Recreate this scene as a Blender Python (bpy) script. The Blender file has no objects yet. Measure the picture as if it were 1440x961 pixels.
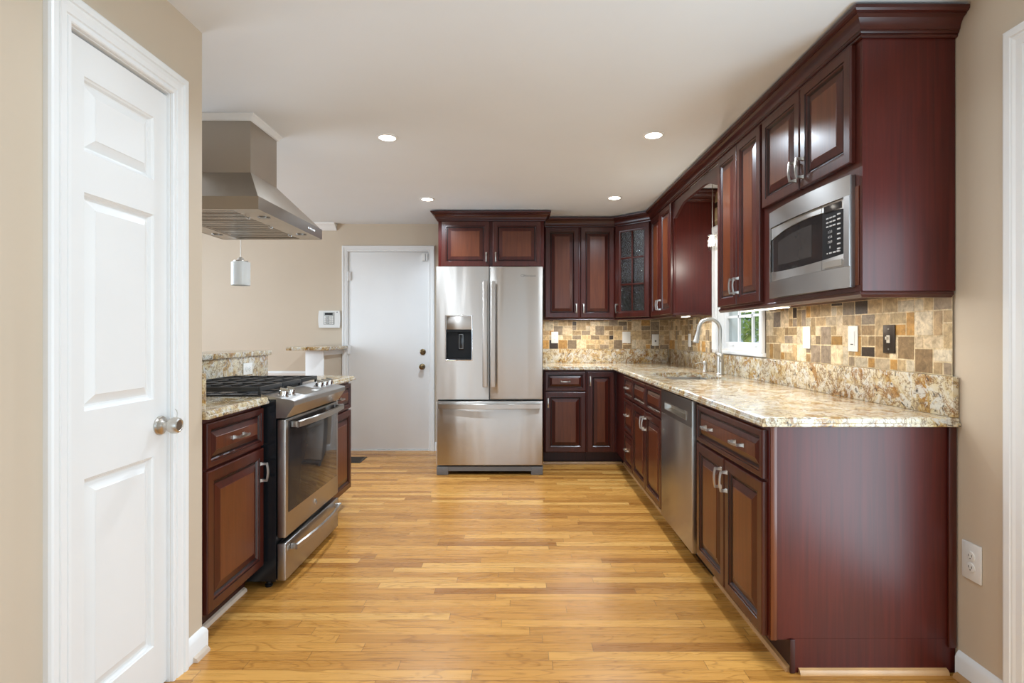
import bpy, bmesh, math, random
from mathutils import Vector, Matrix

C = bpy.context.scene.collection
PI = math.pi

# ------------------------------------------------------------------ camera, sky, lights, exposure
CAM_H = 1.2
REAR_WINDOWS = (-0.75, 0.15, 1.05)
FOCAL = 765.0                      # focal length in pixels of the 1440 px wide frame
cam_d = bpy.data.cameras.new('camera')
cam = bpy.data.objects.new('camera', cam_d); C.objects.link(cam)
cam.location = (0, 0, CAM_H); cam.rotation_euler = (PI/2, 0, 0)
cam_d.sensor_fit = 'HORIZONTAL'; cam_d.sensor_width = 36.0
cam_d.lens = FOCAL/1440*36.0
cam_d.shift_x = -12/1440; cam_d.shift_y = -9.5/1440
cam_d.clip_start = 0.02; cam_d.clip_end = 100
bpy.context.scene.camera = cam

vs = bpy.context.scene.view_settings
vs.view_transform = 'Standard'; vs.look = 'None'; vs.gamma = 1.0; vs.use_curve_mapping = False
vs.exposure = 0.68

w = bpy.data.worlds.new('sky'); bpy.context.scene.world = w; w.use_nodes = True
bg = w.node_tree.nodes['Background']
bg.inputs[0].default_value = (0.80, 0.90, 1.0, 1); bg.inputs[1].default_value = 0.8

def area(name, loc, rot, sx, sy, power, col=(1, 1, 1), shape='RECTANGLE', spread=PI):
    d = bpy.data.lights.new(name, 'AREA'); d.shape = shape; d.size = sx; d.size_y = sy
    d.energy = power; d.color = col; d.spread = spread
    o = bpy.data.objects.new(name, d); C.objects.link(o); o.location = loc; o.rotation_euler = rot
    return o
DAY = (0.55, 0.79, 1.0)
# daylight through the glass door in the right wall, the tall windows behind and an added, unseen dining room opening
area('daylight_patio', (1.66, 0.98, 0.90), (0, PI/2, 0), 1.60, 0.95, 27, (0.70, 0.87, 1.0))
for rx in REAR_WINDOWS:
    area('daylight_rear', (rx, -2.84, 1.20), (PI/2, 0, 0), 0.56, 2.0, 7.0, DAY)
area('dining_fill', (-4.42, 3.6, 1.45), (0, -PI/2, 0), 1.5, 2.0, 47, (0.74, 0.87, 1.0))  # added fill from out of view, lights the dining area
WARM = (1.0, 0.95, 0.86)
CAN_COL = (0.74, 0.87, 1.0)
CAN_POWER = 10.5

YB, XR, XL, CZ = 5.625, 1.545, -1.211, 2.347    # back wall, right wall, left wall, ceiling

# ------------------------------------------------------------------ materials
def new_mat(name):
    m = bpy.data.materials.new(name); m.use_nodes = True
    nt = m.node_tree; b = nt.nodes['Principled BSDF']
    return m, nt, b

def nd(nt, t, props=None, **ins):
    n = nt.nodes.new(t)
    for k, v in (props or {}).items(): setattr(n, k, v)
    for k, v in ins.items():
        key = int(k[1:]) if k[0] == 'i' and k[1:].isdigit() else k
        s = n.inputs[key]
        if isinstance(v, bpy.types.NodeSocket): nt.links.new(v, s)
        else: s.default_value = v
    return n

def math_n(nt, op, a, b=0.0):
    return nd(nt, 'ShaderNodeMath', {'operation': op}, i0=a, i1=b).outputs[0]

def ramp(nt, fac, stops, interp='LINEAR'):
    r = nt.nodes.new('ShaderNodeValToRGB'); r.color_ramp.interpolation = interp
    el = r.color_ramp.elements
    while len(el) < len(stops): el.new(0.5)
    for e, (p, c) in zip(el, stops):
        e.position = p; e.color = (*c, 1) if len(c) == 3 else c
    nt.links.new(fac, r.inputs[0])
    return r.outputs[0]

def mix(nt, fac, a, b, mode='MIX'):
    n = nd(nt, 'ShaderNodeMix', {'data_type': 'RGBA', 'blend_type': mode})
    for s, v in ((n.inputs[0], fac), (n.inputs[6], a), (n.inputs[7], b)):
        if isinstance(v, bpy.types.NodeSocket): nt.links.new(v, s)
        else: s.default_value = (*v, 1) if isinstance(v, tuple) and len(v) == 3 else v
    return n.outputs[2]

def coords(nt, scale=(1, 1, 1), rot=(0, 0, 0)):
    tc = nt.nodes.new('ShaderNodeTexCoord')
    return nd(nt, 'ShaderNodeMapping', Vector=tc.outputs['Object'], Scale=scale, Rotation=rot).outputs[0]

def noise(nt, vec, scale, detail=3.0, rough=0.55, dist=0.0):
    return nd(nt, 'ShaderNodeTexNoise', None, Vector=vec, Scale=scale, Detail=detail, Roughness=rough, Distortion=dist).outputs[0]

def bump(nt, b, h, strength=0.2, dist=0.01):
    n = nd(nt, 'ShaderNodeBump', None, Height=h, Strength=strength, Distance=dist)
    nt.links.new(n.outputs[0], b.inputs['Normal'])

def plain(name, col, rough=0.5, metal=0.0, var=0.04, vscale=14.0, bmp=0.0, coat=0.0, spec=0.5):
    m, nt, b = new_mat(name)
    v = coords(nt)
    f = noise(nt, v, vscale, 4)
    c0 = tuple(max(0, x*(1-var)) for x in col); c1 = tuple(min(1, x*(1+var)) for x in col)
    nt.links.new(ramp(nt, f, [(0.3, c0), (0.7, c1)]), b.inputs['Base Color'])
    b.inputs['Roughness'].default_value = rough; b.inputs['Metallic'].default_value = metal
    b.inputs['Coat Weight'].default_value = coat
    b.inputs['Specular IOR Level'].default_value = spec
    if bmp: bump(nt, b, noise(nt, v, 220, 2), bmp, 0.002)
    return m

def emit(name, col, strength):
    m, nt, b = new_mat(name)
    b.inputs['Base Color'].default_value = (*col, 1)
    b.inputs['Emission Color'].default_value = (*col, 1); b.inputs['Emission Strength'].default_value = strength
    return m

def cherry(name, dark, light, grain=(26, 26, 1.6), rough=0.30, coat=0.12, spec=0.42):
    m, nt, b = new_mat(name)
    v = coords(nt, grain)
    f = noise(nt, v, 1.6, 6, 0.6, 0.6)
    f2 = noise(nt, coords(nt, (3, 3, 1.2)), 1.5, 2)
    ff = math_n(nt, 'ADD', math_n(nt, 'MULTIPLY', f, 0.65), math_n(nt, 'MULTIPLY', f2, 0.35))
    nt.links.new(ramp(nt, ff, [(0.36, dark), (0.64, light)]), b.inputs['Base Color'])
    b.inputs['Roughness'].default_value = rough
    b.inputs['Specular IOR Level'].default_value = spec
    b.inputs['Coat Weight'].default_value = coat; b.inputs['Coat Roughness'].default_value = 0.16
    bump(nt, b, f, 0.03, 0.002)
    return m

def steel(name, col=(0.56, 0.53, 0.49), rough=0.26, brush=(1.5, 1.5, 400), wav=0.05, aniso=0.0, wsc=(5.0, 5.0, 0.5)):
    m, nt, b = new_mat(name)
    f = noise(nt, coords(nt, brush), 1.0, 3, 0.6)
    nt.links.new(ramp(nt, f, [(0.3, tuple(x*0.985 for x in col)), (0.7, col)]), b.inputs['Base Color'])
    b.inputs['Metallic'].default_value = 1.0
    r = nd(nt, 'ShaderNodeMapRange', None, Value=f, i3=rough*0.94, i4=rough*1.06)
    nt.links.new(r.outputs[0], b.inputs['Roughness'])
    if aniso:
        b.inputs['Anisotropic'].default_value = aniso
        b.inputs['Anisotropic Rotation'].default_value = 0.25
        t = nd(nt, 'ShaderNodeTangent', {'direction_type': 'RADIAL', 'axis': 'Z'})
        nt.links.new(t.outputs[0], b.inputs['Tangent'])
    if wav:
        bump(nt, b, noise(nt, coords(nt, wsc), 1.6, 1), wav, 0.05)
    return m

M = {}
M['wall'] = plain('beige_wall_paint', (0.60, 0.495, 0.375), 0.6, var=0.015, vscale=3, bmp=0.05)
M['ceiling'] = plain('white_ceiling_paint', (0.79, 0.815, 0.84), 0.75, var=0.01, vscale=3, bmp=0.05)
M['white'] = plain('white_gloss_trim', (0.84, 0.835, 0.82), 0.32, var=0.01, vscale=5)
M['door_white'] = plain('white_door_paint', (0.82, 0.81, 0.79), 0.38, var=0.012, vscale=4)
M['cherry'] = cherry('cherry_wood', (0.040, 0.0068, 0.0042), (0.080, 0.0145, 0.0078))
M['cherry_h'] = cherry('cherry_rail_wood', (0.036, 0.0062, 0.004), (0.072, 0.013, 0.007), (3, 3, 26))
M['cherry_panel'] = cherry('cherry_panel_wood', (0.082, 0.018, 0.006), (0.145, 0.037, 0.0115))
M['cherry_side'] = cherry('cherry_side_veneer', (0.048, 0.0050, 0.0034), (0.088, 0.0094, 0.0055), (40, 40, 1.4), 0.34, 0.0, 0.42)
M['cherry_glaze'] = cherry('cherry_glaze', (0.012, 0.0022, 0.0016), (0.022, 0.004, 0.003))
M['cherry_dark'] = cherry('cherry_toe_wood', (0.030, 0.006, 0.004), (0.05, 0.010, 0.007), rough=0.45, coat=0.05)
M['steel'] = steel('brushed_steel', (0.53, 0.50, 0.465), 0.36, aniso=0.92, wav=0.10)
M['steel_hood'] = steel('hood_steel', (0.44, 0.39, 0.33), 0.30, wav=0.04, aniso=0.4)
M['steel_range'] = steel('range_steel', (0.44, 0.42, 0.40), 0.34, wav=0.02, aniso=0.75)
M['steel_dark'] = steel('dark_steel', (0.30, 0.29, 0.28), 0.30, wav=0.02)
M['chrome'] = plain('polished_chrome', (0.80, 0.80, 0.80), 0.10, 1.0, var=0.01)
M['nickel'] = plain('satin_nickel', (0.58, 0.55, 0.50), 0.32, 1.0, var=0.03)
M['bronze'] = plain('antique_brass', (0.20, 0.14, 0.07), 0.30, 1.0, var=0.1)
M['black_iron'] = plain('cast_iron', (0.022, 0.022, 0.023), 0.36, 0.0, var=0.2, vscale=60)
M['black_gloss'] = plain('black_enamel', (0.010, 0.011, 0.013), 0.18, 0.0, var=0.1)
M['black_glass'] = plain('smoked_oven_glass', (0.030, 0.026, 0.025), 0.06, 0.0, var=0.1, spec=0.22)
M['black_plastic'] = plain('black_plastic', (0.008, 0.008, 0.009), 0.4, var=0.1, spec=0.3)
M['gray_plastic'] = plain('gray_plastic', (0.16, 0.155, 0.15), 0.45, var=0.05)
M['oven_mesh'] = plain('dark_oven_mesh', (0.045, 0.040, 0.037), 0.25, var=0.1)
M['white_plastic'] = plain('white_plastic', (0.80, 0.79, 0.76), 0.35, var=0.02)
M['almond'] = plain('almond_plastic', (0.66, 0.60, 0.50), 0.35, var=0.02)
M['lcd'] = plain('gray_keypad', (0.42, 0.42, 0.40), 0.4, var=0.03)
M['print_white'] = plain('white_print', (0.62, 0.61, 0.60), 0.5, var=0.02)
M['print_gray'] = plain('gray_print', (0.13, 0.13, 0.13), 0.5, var=0.02)
M['shoe'] = plain('light_oak_shoe', (0.50, 0.27, 0.11), 0.35, var=0.15, vscale=8)
M['shoe_pale'] = plain('pale_shoe_molding', (0.60, 0.47, 0.36), 0.4, var=0.12, vscale=8)
M['can_lens'] = emit('lit_lamp_lens', (1.0, 0.93, 0.82), 14.0)
M['strip_lens'] = emit('lit_strip_lens', (1.0, 0.90, 0.74), 5.0)
M['bulb'] = emit('lit_bulb', (1.0, 0.92, 0.80), 25.0)
M['frosted'] = plain('frosted_shade_glass', (0.80, 0.83, 0.82), 0.25, var=0.02)
M['register'] = plain('dark_bronze_metal', (0.06, 0.045, 0.035), 0.4, 0.8, var=0.1)
M['fence'] = plain('gray_blue_fence_paint', (0.40, 0.47, 0.52), 0.6, var=0.12, vscale=6)
M['sky_block'] = plain('dark_sky_block', (0.10, 0.055, 0.045), 0.8, var=0.3, vscale=5)  # dark colour of the added wall that keeps sky off the end panel
M['lawn'] = plain('lawn_green', (0.10, 0.22, 0.05), 0.9, var=0.4, vscale=9)
M['stem'] = plain('shrub_bark', (0.10, 0.07, 0.04), 0.8, var=0.3)
M['grout'] = plain('cream_grout', (0.62, 0.50, 0.34), 0.8, var=0.05)

def glass(name, tint, gloss=0.12, tex=0.0, rough=0.02):
    m, nt, b = new_mat(name)
    nt.nodes.remove(b)
    tr = nd(nt, 'ShaderNodeBsdfTransparent', None, Color=(*tint, 1))
    gl = nd(nt, 'ShaderNodeBsdfGlossy', None, Color=(1, 1, 1, 1), Roughness=rough)
    fr = nd(nt, 'ShaderNodeLayerWeight', None, Blend=0.5)
    f = math_n(nt, 'ADD', math_n(nt, 'MULTIPLY', math_n(nt, 'POWER', fr.outputs['Facing'], 5.0), 0.5), gloss)
    if tex:
        bm_ = nd(nt, 'ShaderNodeBump', None, Height=noise(nt, coords(nt), 45, 3, 0.5, 1.5), Strength=tex, Distance=0.01)
        nt.links.new(bm_.outputs[0], gl.inputs['Normal']); nt.links.new(bm_.outputs[0], fr.inputs['Normal'])
    ms = nd(nt, 'ShaderNodeMixShader', None, i0=f, i1=tr.outputs[0], i2=gl.outputs[0])
    nt.links.new(ms.outputs[0], nt.nodes['Material Output'].inputs[0])
    return m
M['window_glass'] = glass('clear_window_glass', (0.95, 0.98, 0.98), 0.03)
M['cab_glass'] = glass('seeded_cabinet_glass', (0.40, 0.37, 0.35), 0.10, 0.6, 0.10)
M['lamp_glass'] = glass('clear_lamp_glass', (0.93, 0.93, 0.92), 0.05)

def granite(name):
    m, nt, b = new_mat(name)
    v = coords(nt, (1, 0.8, 1), (0.3, 0.2, 0.5))
    big = noise(nt, v, 3.2, 7, 0.70, 1.6)
    base = ramp(nt, big, [(0.34, (0.28, 0.125, 0.028)), (0.41, (0.46, 0.28, 0.09)), (0.48, (0.60, 0.49, 0.30)), (0.57, (0.66, 0.59, 0.45)), (0.66, (0.50, 0.36, 0.17))])
    mid = noise(nt, v, 5.2, 8, 0.74, 1.8)
    c1 = mix(nt, ramp(nt, mid, [(0.535, (0, 0, 0)), (0.585, (0.85, 0.85, 0.85)), (0.66, (0.6, 0.6, 0.6))]), base, (0.30, 0.125, 0.022))
    vein = noise(nt, coords(nt, (1, 1, 0.7), (0.8, 0.3, 0.1)), 7.0, 7, 0.70, 2.2)
    c1 = mix(nt, ramp(nt, vein, [(0.47, (0, 0, 0)), (0.495, (0.8, 0.8, 0.8)), (0.505, (0.8, 0.8, 0.8)), (0.53, (0, 0, 0))]), c1, (0.17, 0.075, 0.025))
    wht = noise(nt, coords(nt, (1.3, 1, 1)), 20.0, 4, 0.6, 1.0)
    c2 = mix(nt, ramp(nt, wht, [(0.52, (0, 0, 0)), (0.60, (0.8, 0.8, 0.8))]), c1, (0.66, 0.64, 0.58))
    sp = noise(nt, v, 70.0, 3, 0.6, 0.8)
    c3 = mix(nt, ramp(nt, sp, [(0.57, (0, 0, 0)), (0.64, (0.75, 0.75, 0.75))]), c2, (0.20, 0.125, 0.065))
    dk = noise(nt, coords(nt, (1, 1.2, 1), (0.4, 0, 0.2)), 15.0, 6, 0.72, 2.0)
    c4 = mix(nt, ramp(nt, dk, [(0.595, (0, 0, 0)), (0.63, (0.92, 0.92, 0.92))]), c3, (0.05, 0.045, 0.045))
    nt.links.new(c4, b.inputs['Base Color'])
    b.inputs['Roughness'].default_value = 0.16
    b.inputs['Coat Weight'].default_value = 0.15; b.inputs['Coat Roughness'].default_value = 0.06
    return m
M['granite'] = granite('golden_granite')

def tile_mat():
    m, nt, b = new_mat('tumbled_travertine')
    at = nd(nt, 'ShaderNodeAttribute', {'attribute_name': 'tile_tone'})
    v = coords(nt)
    n1 = noise(nt, v, 34, 5, 0.65, 0.5)
    pit = noise(nt, v, 130, 3, 0.6, 1.0)
    c = mix(nt, 1.0, at.outputs['Color'], ramp(nt, n1, [(0.30, (0.58, 0.55, 0.50)), (0.68, (1.30, 1.29, 1.27))]), 'MULTIPLY')
    c = mix(nt, ramp(nt, pit, [(0.60, (0, 0, 0)), (0.72, (0.55, 0.55, 0.55))]), c, (0.30, 0.20, 0.11))
    nt.links.new(c, b.inputs['Base Color'])
    b.inputs['Roughness'].default_value = 0.42
    bump(nt, b, math_n(nt, 'SUBTRACT', n1, math_n(nt, 'MULTIPLY', pit, 0.4)), 0.25, 0.004)
    return m
M['tile'] = tile_mat()

def floor_mat():
    m, nt, b = new_mat('oak_strip_floor')
    tc = nt.nodes.new('ShaderNodeTexCoord')
    sx = nd(nt, 'ShaderNodeSeparateXYZ', None, Vector=tc.outputs['Object'])
    X, Y = sx.outputs[0], sx.outputs[1]
    W = 0.0572
    ry = math_n(nt, 'DIVIDE', Y, W)
    row = math_n(nt, 'FLOOR', ry); fy = math_n(nt, 'FRACT', ry)
    r1 = nd(nt, 'ShaderNodeTexWhiteNoise', {'noise_dimensions': '1D'}, W=row).outputs[0]
    r1b = nd(nt, 'ShaderNodeTexWhiteNoise', {'noise_dimensions': '1D'}, W=math_n(nt, 'ADD', row, 0.37)).outputs[0]
    L = math_n(nt, 'ADD', math_n(nt, 'MULTIPLY', r1b, 0.55), 0.55)
    px = math_n(nt, 'ADD', math_n(nt, 'DIVIDE', X, L), math_n(nt, 'MULTIPLY', r1, 9.0))
    pl = math_n(nt, 'FLOOR', px); fx = math_n(nt, 'FRACT', px)
    cmb = nd(nt, 'ShaderNodeCombineXYZ', None, X=row, Y=pl)
    wn = nd(nt, 'ShaderNodeTexWhiteNoise', {'noise_dimensions': '2D'}, Vector=cmb.outputs[0])
    rv, rc = wn.outputs[0], wn.outputs[1]
    tone = ramp(nt, rv, [(0.0, (0.34, 0.135, 0.026)), (0.18, (0.46, 0.205, 0.042)), (0.5, (0.53, 0.243, 0.052)), (0.82, (0.60, 0.292, 0.068)), (1.0, (0.67, 0.36, 0.100))])
    # grain: long streaks plus cathedral figure, shifted per board
    off = nd(nt, 'ShaderNodeVectorMath', {'operation': 'SCALE'}, i0=rc, Scale=40.0).outputs[0]
    gv = nd(nt, 'ShaderNodeVectorMath', {'operation': 'ADD'}, i0=nd(nt, 'ShaderNodeMapping', None, Vector=tc.outputs['Object'], Scale=(2.2, 42, 1)).outputs[0], i1=off).outputs[0]
    g1 = noise(nt, gv, 1.2, 5, 0.6, 1.2)
    gv2 = nd(nt, 'ShaderNodeVectorMath', {'operation': 'ADD'}, i0=nd(nt, 'ShaderNodeMapping', None, Vector=tc.outputs['Object'], Scale=(1.6, 11, 1)).outputs[0], i1=off).outputs[0]
    g2 = noise(nt, gv2, 1.0, 2, 0.5, 1.0)
    rings = math_n(nt, 'FRACT', math_n(nt, 'MULTIPLY', g2, 9.0))
    rl = ramp(nt, rings, [(0.0, (0.62, 0.54, 0.44)), (0.16, (1.0, 1.0, 1.0)), (0.88, (1.04, 1.04, 1.04)), (1.0, (0.66, 0.58, 0.48))])
    c = mix(nt, 1.0, tone, ramp(nt, g1, [(0.3, (0.86, 0.83, 0.78)), (0.65, (1.06, 1.06, 1.06))]), 'MULTIPLY')
    c = mix(nt, 0.75, c, rl, 'MULTIPLY')
    gap = math_n(nt, 'MAXIMUM', math_n(nt, 'LESS_THAN', fy, 0.028), math_n(nt, 'LESS_THAN', math_n(nt, 'MULTIPLY', fx, L), 0.0022))
    c = mix(nt, math_n(nt, 'MULTIPLY', gap, 0.75), c, (0.11, 0.045, 0.014))
    nt.links.new(c, b.inputs['Base Color'])
    rr = nd(nt, 'ShaderNodeMapRange', None, Value=g1, i3=0.22, i4=0.34)
    nt.links.new(rr.outputs[0], b.inputs['Roughness'])
    b.inputs['Coat Weight'].default_value = 0.06; b.inputs['Coat Roughness'].default_value = 0.18; b.inputs['Specular IOR Level'].default_value = 0.42
    bump(nt, b, math_n(nt, 'SUBTRACT', math_n(nt, 'MULTIPLY', g1, 0.15), gap), 0.12, 0.002)
    return m
M['floor'] = floor_mat()

def leaf_mat():
    m, nt, b = new_mat('shrub_leaf')
    f = noise(nt, coords(nt), 7, 3)
    nt.links.new(ramp(nt, f, [(0.3, (0.10, 0.26, 0.03)), (0.7, (0.46, 0.62, 0.10))]), b.inputs['Base Color'])
    b.inputs['Roughness'].default_value = 0.5
    return m
M['leaf'] = leaf_mat()

# ------------------------------------------------------------------ mesh helpers
def frame(O, N):
    """local (u, v, n): u runs left to right as you face the surface, v up, n outward"""
    N = Vector(N).normalized(); Z = Vector((0, 0, 1)); U = Z.cross(N)
    m = Matrix.Identity(4)
    for i in range(3):
        m[i][0] = U[i]; m[i][1] = Z[i]; m[i][2] = N[i]; m[i][3] = O[i]
    return m

class MB:
    def __init__(s, Mx=None):
        s.bm = bmesh.new(); s.M = Mx or Matrix.Identity(4)
    def P(s, p): return s.M @ Vector(p)
    def box(s, a0, a1, b0, b1, c0, c1, bev=0.0, seg=2):
        t = bmesh.new()
        vs_ = [t.verts.new(p) for p in ((a0, b0, c0), (a1, b0, c0), (a1, b1, c0), (a0, b1, c0), (a0, b0, c1), (a1, b0, c1), (a1, b1, c1), (a0, b1, c1))]
        for f in ((0, 3, 2, 1), (4, 5, 6, 7), (0, 1, 5, 4), (1, 2, 6, 5), (2, 3, 7, 6), (3, 0, 4, 7)):
            t.faces.new([vs_[i] for i in f])
        if bev > 0:
            bmesh.ops.bevel(t, geom=t.edges[:], offset=bev, offset_type='OFFSET', segments=seg, profile=0.5, affect='EDGES', clamp_overlap=True)
        s.add(t); return s
    def add(s, t):
        mp = {}
        for v in t.verts: mp[v] = s.bm.verts.new(s.P(v.co))
        for f in t.faces:
            try: s.bm.faces.new([mp[v] for v in f.verts])
            except ValueError: pass
        t.free()
    def faces(s, verts, faces):
        vs_ = [s.bm.verts.new(s.P(v)) for v in verts]
        for f in faces: s.bm.faces.new([vs_[i] for i in f])
        return s
    def prism(s, pts, axis, lo, hi):
        """polygon pts in the two other axes (in cyclic order) extruded along axis"""
        def mk(p, h):
            q = [0, 0, 0]; q[axis] = h; q[(axis+1) % 3] = p[0]; q[(axis+2) % 3] = p[1]; return q
        n = len(pts)
        return s.faces([mk(p, lo) for p in pts]+[mk(p, hi) for p in pts],
                       [list(range(n))[::-1], list(range(n, 2*n))]+[[i, (i+1) % n, n+(i+1) % n, n+i] for i in range(n)])
    def rings(s, u0, u1, v0, v1, rs, fill=True, back=False, mats=None):
        vv = []
        for ins, n in rs:
            vv += [(u0+ins, v0+ins, n), (u1-ins, v0+ins, n), (u1-ins, v1-ins, n), (u0+ins, v1-ins, n)]
        fs = []
        for k in range(len(rs)-1):
            for i in range(4):
                j = (i+1) % 4
                fs.append([4*k+i, 4*k+j, 4*k+4+j, 4*k+4+i])
        if fill: fs.append([4*(len(rs)-1)+i for i in range(4)])
        if back: fs.append([3, 2, 1, 0])
        n0 = len(s.bm.faces); s.faces(vv, fs)
        if mats:
            s.bm.faces.ensure_lookup_table()
            for i in range(n0, len(s.bm.faces)): s.bm.faces[i].material_index = mats[min((i-n0)//4, len(mats)-1)]
        return s
    def lathe(s, prof, center, axis=(0, 0, 1), n=24, cap=True):
        ax = Vector(axis).normalized()
        a = ax.orthogonal().normalized(); b = ax.cross(a); c = Vector(center)
        vv = []
        for r, h in prof:
            for i in range(n):
                t = 2*PI*i/n
                vv.append(c+ax*h+(a*math.cos(t)+b*math.sin(t))*max(r, 1e-5))
        fs = []
        for k in range(len(prof)-1):
            for i in range(n):
                j = (i+1) % n
                fs.append([k*n+i, k*n+j, (k+1)*n+j, (k+1)*n+i])
        if cap:
            fs.append(list(range(n))[::-1]); fs.append([(len(prof)-1)*n+i for i in range(n)])
        return s.faces(vv, fs)
    def tube(s, pts, r, n=12, flat=None):
        pts = [Vector(p) for p in pts]; k = len(pts)
        rs = r if isinstance(r, (list, tuple)) else [r]*k
        d = (pts[1]-pts[0]).normalized(); a = d.orthogonal().normalized()
        vv = []
        for i, p in enumerate(pts):
            if i == 0: t = (pts[1]-pts[0])
            elif i == k-1: t = (pts[-1]-pts[-2])
            else: t = (pts[i+1]-pts[i]).normalized()+(pts[i]-pts[i-1]).normalized()
            t.normalize()
            a = (a-t*a.dot(t)).normalized(); b = t.cross(a)
            for q in range(n):
                an = 2*PI*q/n
                vv.append(p+(a*math.cos(an)+b*math.sin(an))*rs[i])
        fs = [[i*n+q, i*n+(q+1) % n, (i+1)*n+(q+1) % n, (i+1)*n+q] for i in range(k-1) for q in range(n)]
        fs += [list(range(n))[::-1], [(k-1)*n+q for q in range(n)]]
        return s.faces(vv, fs)
    def sweep(s, path, prof, normal, closed=False, flip=1.0):
        """profile points (a: sideways in the plane of the path, b: along normal), mitred at corners"""
        N = Vector(normal).normalized(); path = [Vector(p) for p in path]; k = len(path)
        segs = [(path[(i+1) % k]-path[i]).normalized() for i in range(k if closed else k-1)]
        vv = []
        for i, p in enumerate(path):
            if closed: d0, d1 = segs[i-1], segs[i]
            else: d0, d1 = segs[max(i-1, 0)], segs[min(i, k-2)]
            s0, s1 = d0.cross(N), d1.cross(N)
            mv = (s0+s1)/(1+s0.dot(s1))
            for a, b in prof: vv.append(p+mv*a*flip+N*b)
        m = len(prof); fs = []
        for i in range(k if closed else k-1):
            i2 = (i+1) % k
            for q in range(m):
                fs.append([i*m+q, i*m+(q+1) % m, i2*m+(q+1) % m, i2*m+q])
        if not closed: fs += [list(range(m))[::-1], [(k-1)*m+q for q in range(m)]]
        return s.faces(vv, fs)
    def build(s, name, mat, parent=None, loc=None, angle=0.6, recalc=True):
        bm = s.bm
        if recalc: bmesh.ops.recalc_face_normals(bm, faces=bm.faces[:])
        off = Vector(loc) if loc is not None else (root_loc(parent) if parent else Vector((0, 0, 0)))
        for v in bm.verts: v.co -= off
        for f in bm.faces: f.smooth = True
        for e in bm.edges:
            if len(e.link_faces) == 2 and e.calc_face_angle(0.0) > angle: e.smooth = False
        me = bpy.data.meshes.new(name); bm.to_mesh(me); bm.free()
        for q in (mat if isinstance(mat, (list, tuple)) else [mat]): me.materials.append(M[q])
        o = bpy.data.objects.new(name, me); C.objects.link(o)
        if parent: o.parent = parent
        elif loc is not None: o.location = loc
        return o

def root_loc(o):
    while o.parent: o = o.parent
    return Vector(o.location)

def tag(o, label, cat, group=None, kind=None):
    o['label'] = label; o['category'] = cat
    if group: o['group'] = group
    if kind: o['kind'] = kind
    return o
def thing(name, label, cat, loc, group=None):
    o = bpy.data.objects.new(name, None); C.objects.link(o); o.location = loc; o.empty_display_size = 0.1
    return tag(o, label, cat, group)
def struct(name, o=None, loc=(0, 0, 0)):
    if o is None:
        o = bpy.data.objects.new(name, None); C.objects.link(o); o.location = loc
    o['kind'] = 'structure'; return o
def text(name, body, Mx, u, v, n, size, mat, parent, ext=0.0004, align='CENTER', line=1.0):
    cu = bpy.data.curves.new(name, 'FONT'); cu.body = body; cu.size = size; cu.extrude = ext
    cu.align_x = align; cu.align_y = 'CENTER'; cu.space_line = line
    cu.materials.append(M[mat])
    tmp = bpy.data.objects.new(name, cu); C.objects.link(tmp)
    bpy.context.view_layer.update()
    me = bpy.data.meshes.new_from_object(tmp)
    C.objects.unlink(tmp); bpy.data.objects.remove(tmp)
    o = bpy.data.objects.new(name, me); C.objects.link(o)
    m = Mx.copy(); m.translation = Mx @ Vector((u, v, n)) - root_loc(parent)
    o.parent = parent; o.matrix_basis = m
    return o

# ------------------------------------------------------------------ structure
RY = -2.85
struct('floor', MB().box(-4.6, XR+0.15, RY-0.1, YB+0.1, -0.1, 0.0).build('floor', 'floor'))
struct('ceiling', MB().box(-4.6, XR+0.15, RY-0.1, YB+0.1, CZ, CZ+0.1).build('ceiling', 'ceiling'))
# back wall with the door opening
BD0, BD1, BDH = -1.785, -0.945, 2.062
mb = MB()
mb.box(-4.6, BD0, YB, YB+0.1, 0, CZ); mb.box(BD1, XR+0.15, YB, YB+0.1, 0, CZ); mb.box(BD0, BD1, YB, YB+0.1, BDH, CZ)
struct('wall_back', mb.build('wall_back', 'wall'))
# right wall: sink window and glass door openings
WY0, WY1, WZ0, WZ1 = 3.48, 4.25, 1.085, 1.985
PD0, PD1, PDH = 0.35, 1.64, 2.07
mb = MB(); x0, x1 = XR, XR+0.15
mb.box(x0, x1, RY, PD0, 0, CZ); mb.box(x0, x1, PD0, PD1, PDH, CZ); mb.box(x0, x1, PD1, WY0, 0, CZ)
mb.box(x0, x1, WY0, WY1, 0, WZ0); mb.box(x0, x1, WY0, WY1, WZ1, CZ); mb.box(x0, x1, WY1, YB+0.1, 0, CZ)
struct('wall_right', mb.build('wall_right', 'wall'))
# left wall with the closet door, its return into the kitchen
CD0, CD1, CDH, LWE = 1.4555, 1.882, 2.036, 2.068
mb = MB()
mb.box(XL-0.11, XL, RY, CD0, 0, CZ); mb.box(XL-0.11, XL, CD1, LWE, 0, CZ); mb.box(XL-0.11, XL, CD0, CD1, CDH, CZ)
mb.box(-1.97, XL-0.11, LWE-0.10, LWE, 0, CZ); mb.box(-1.97, -1.87, RY, LWE-0.10, 0, CZ)
struct('wall_left', mb.build('wall_left', 'wall'))
# added dark wall out of view, blocks sky reflections through the glass door
struct('wall_sky_block', MB().box(4.2, 4.3, -4, 4.2, -0.3, 4.2).build('wall_sky_block', 'sky_block'))
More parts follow.
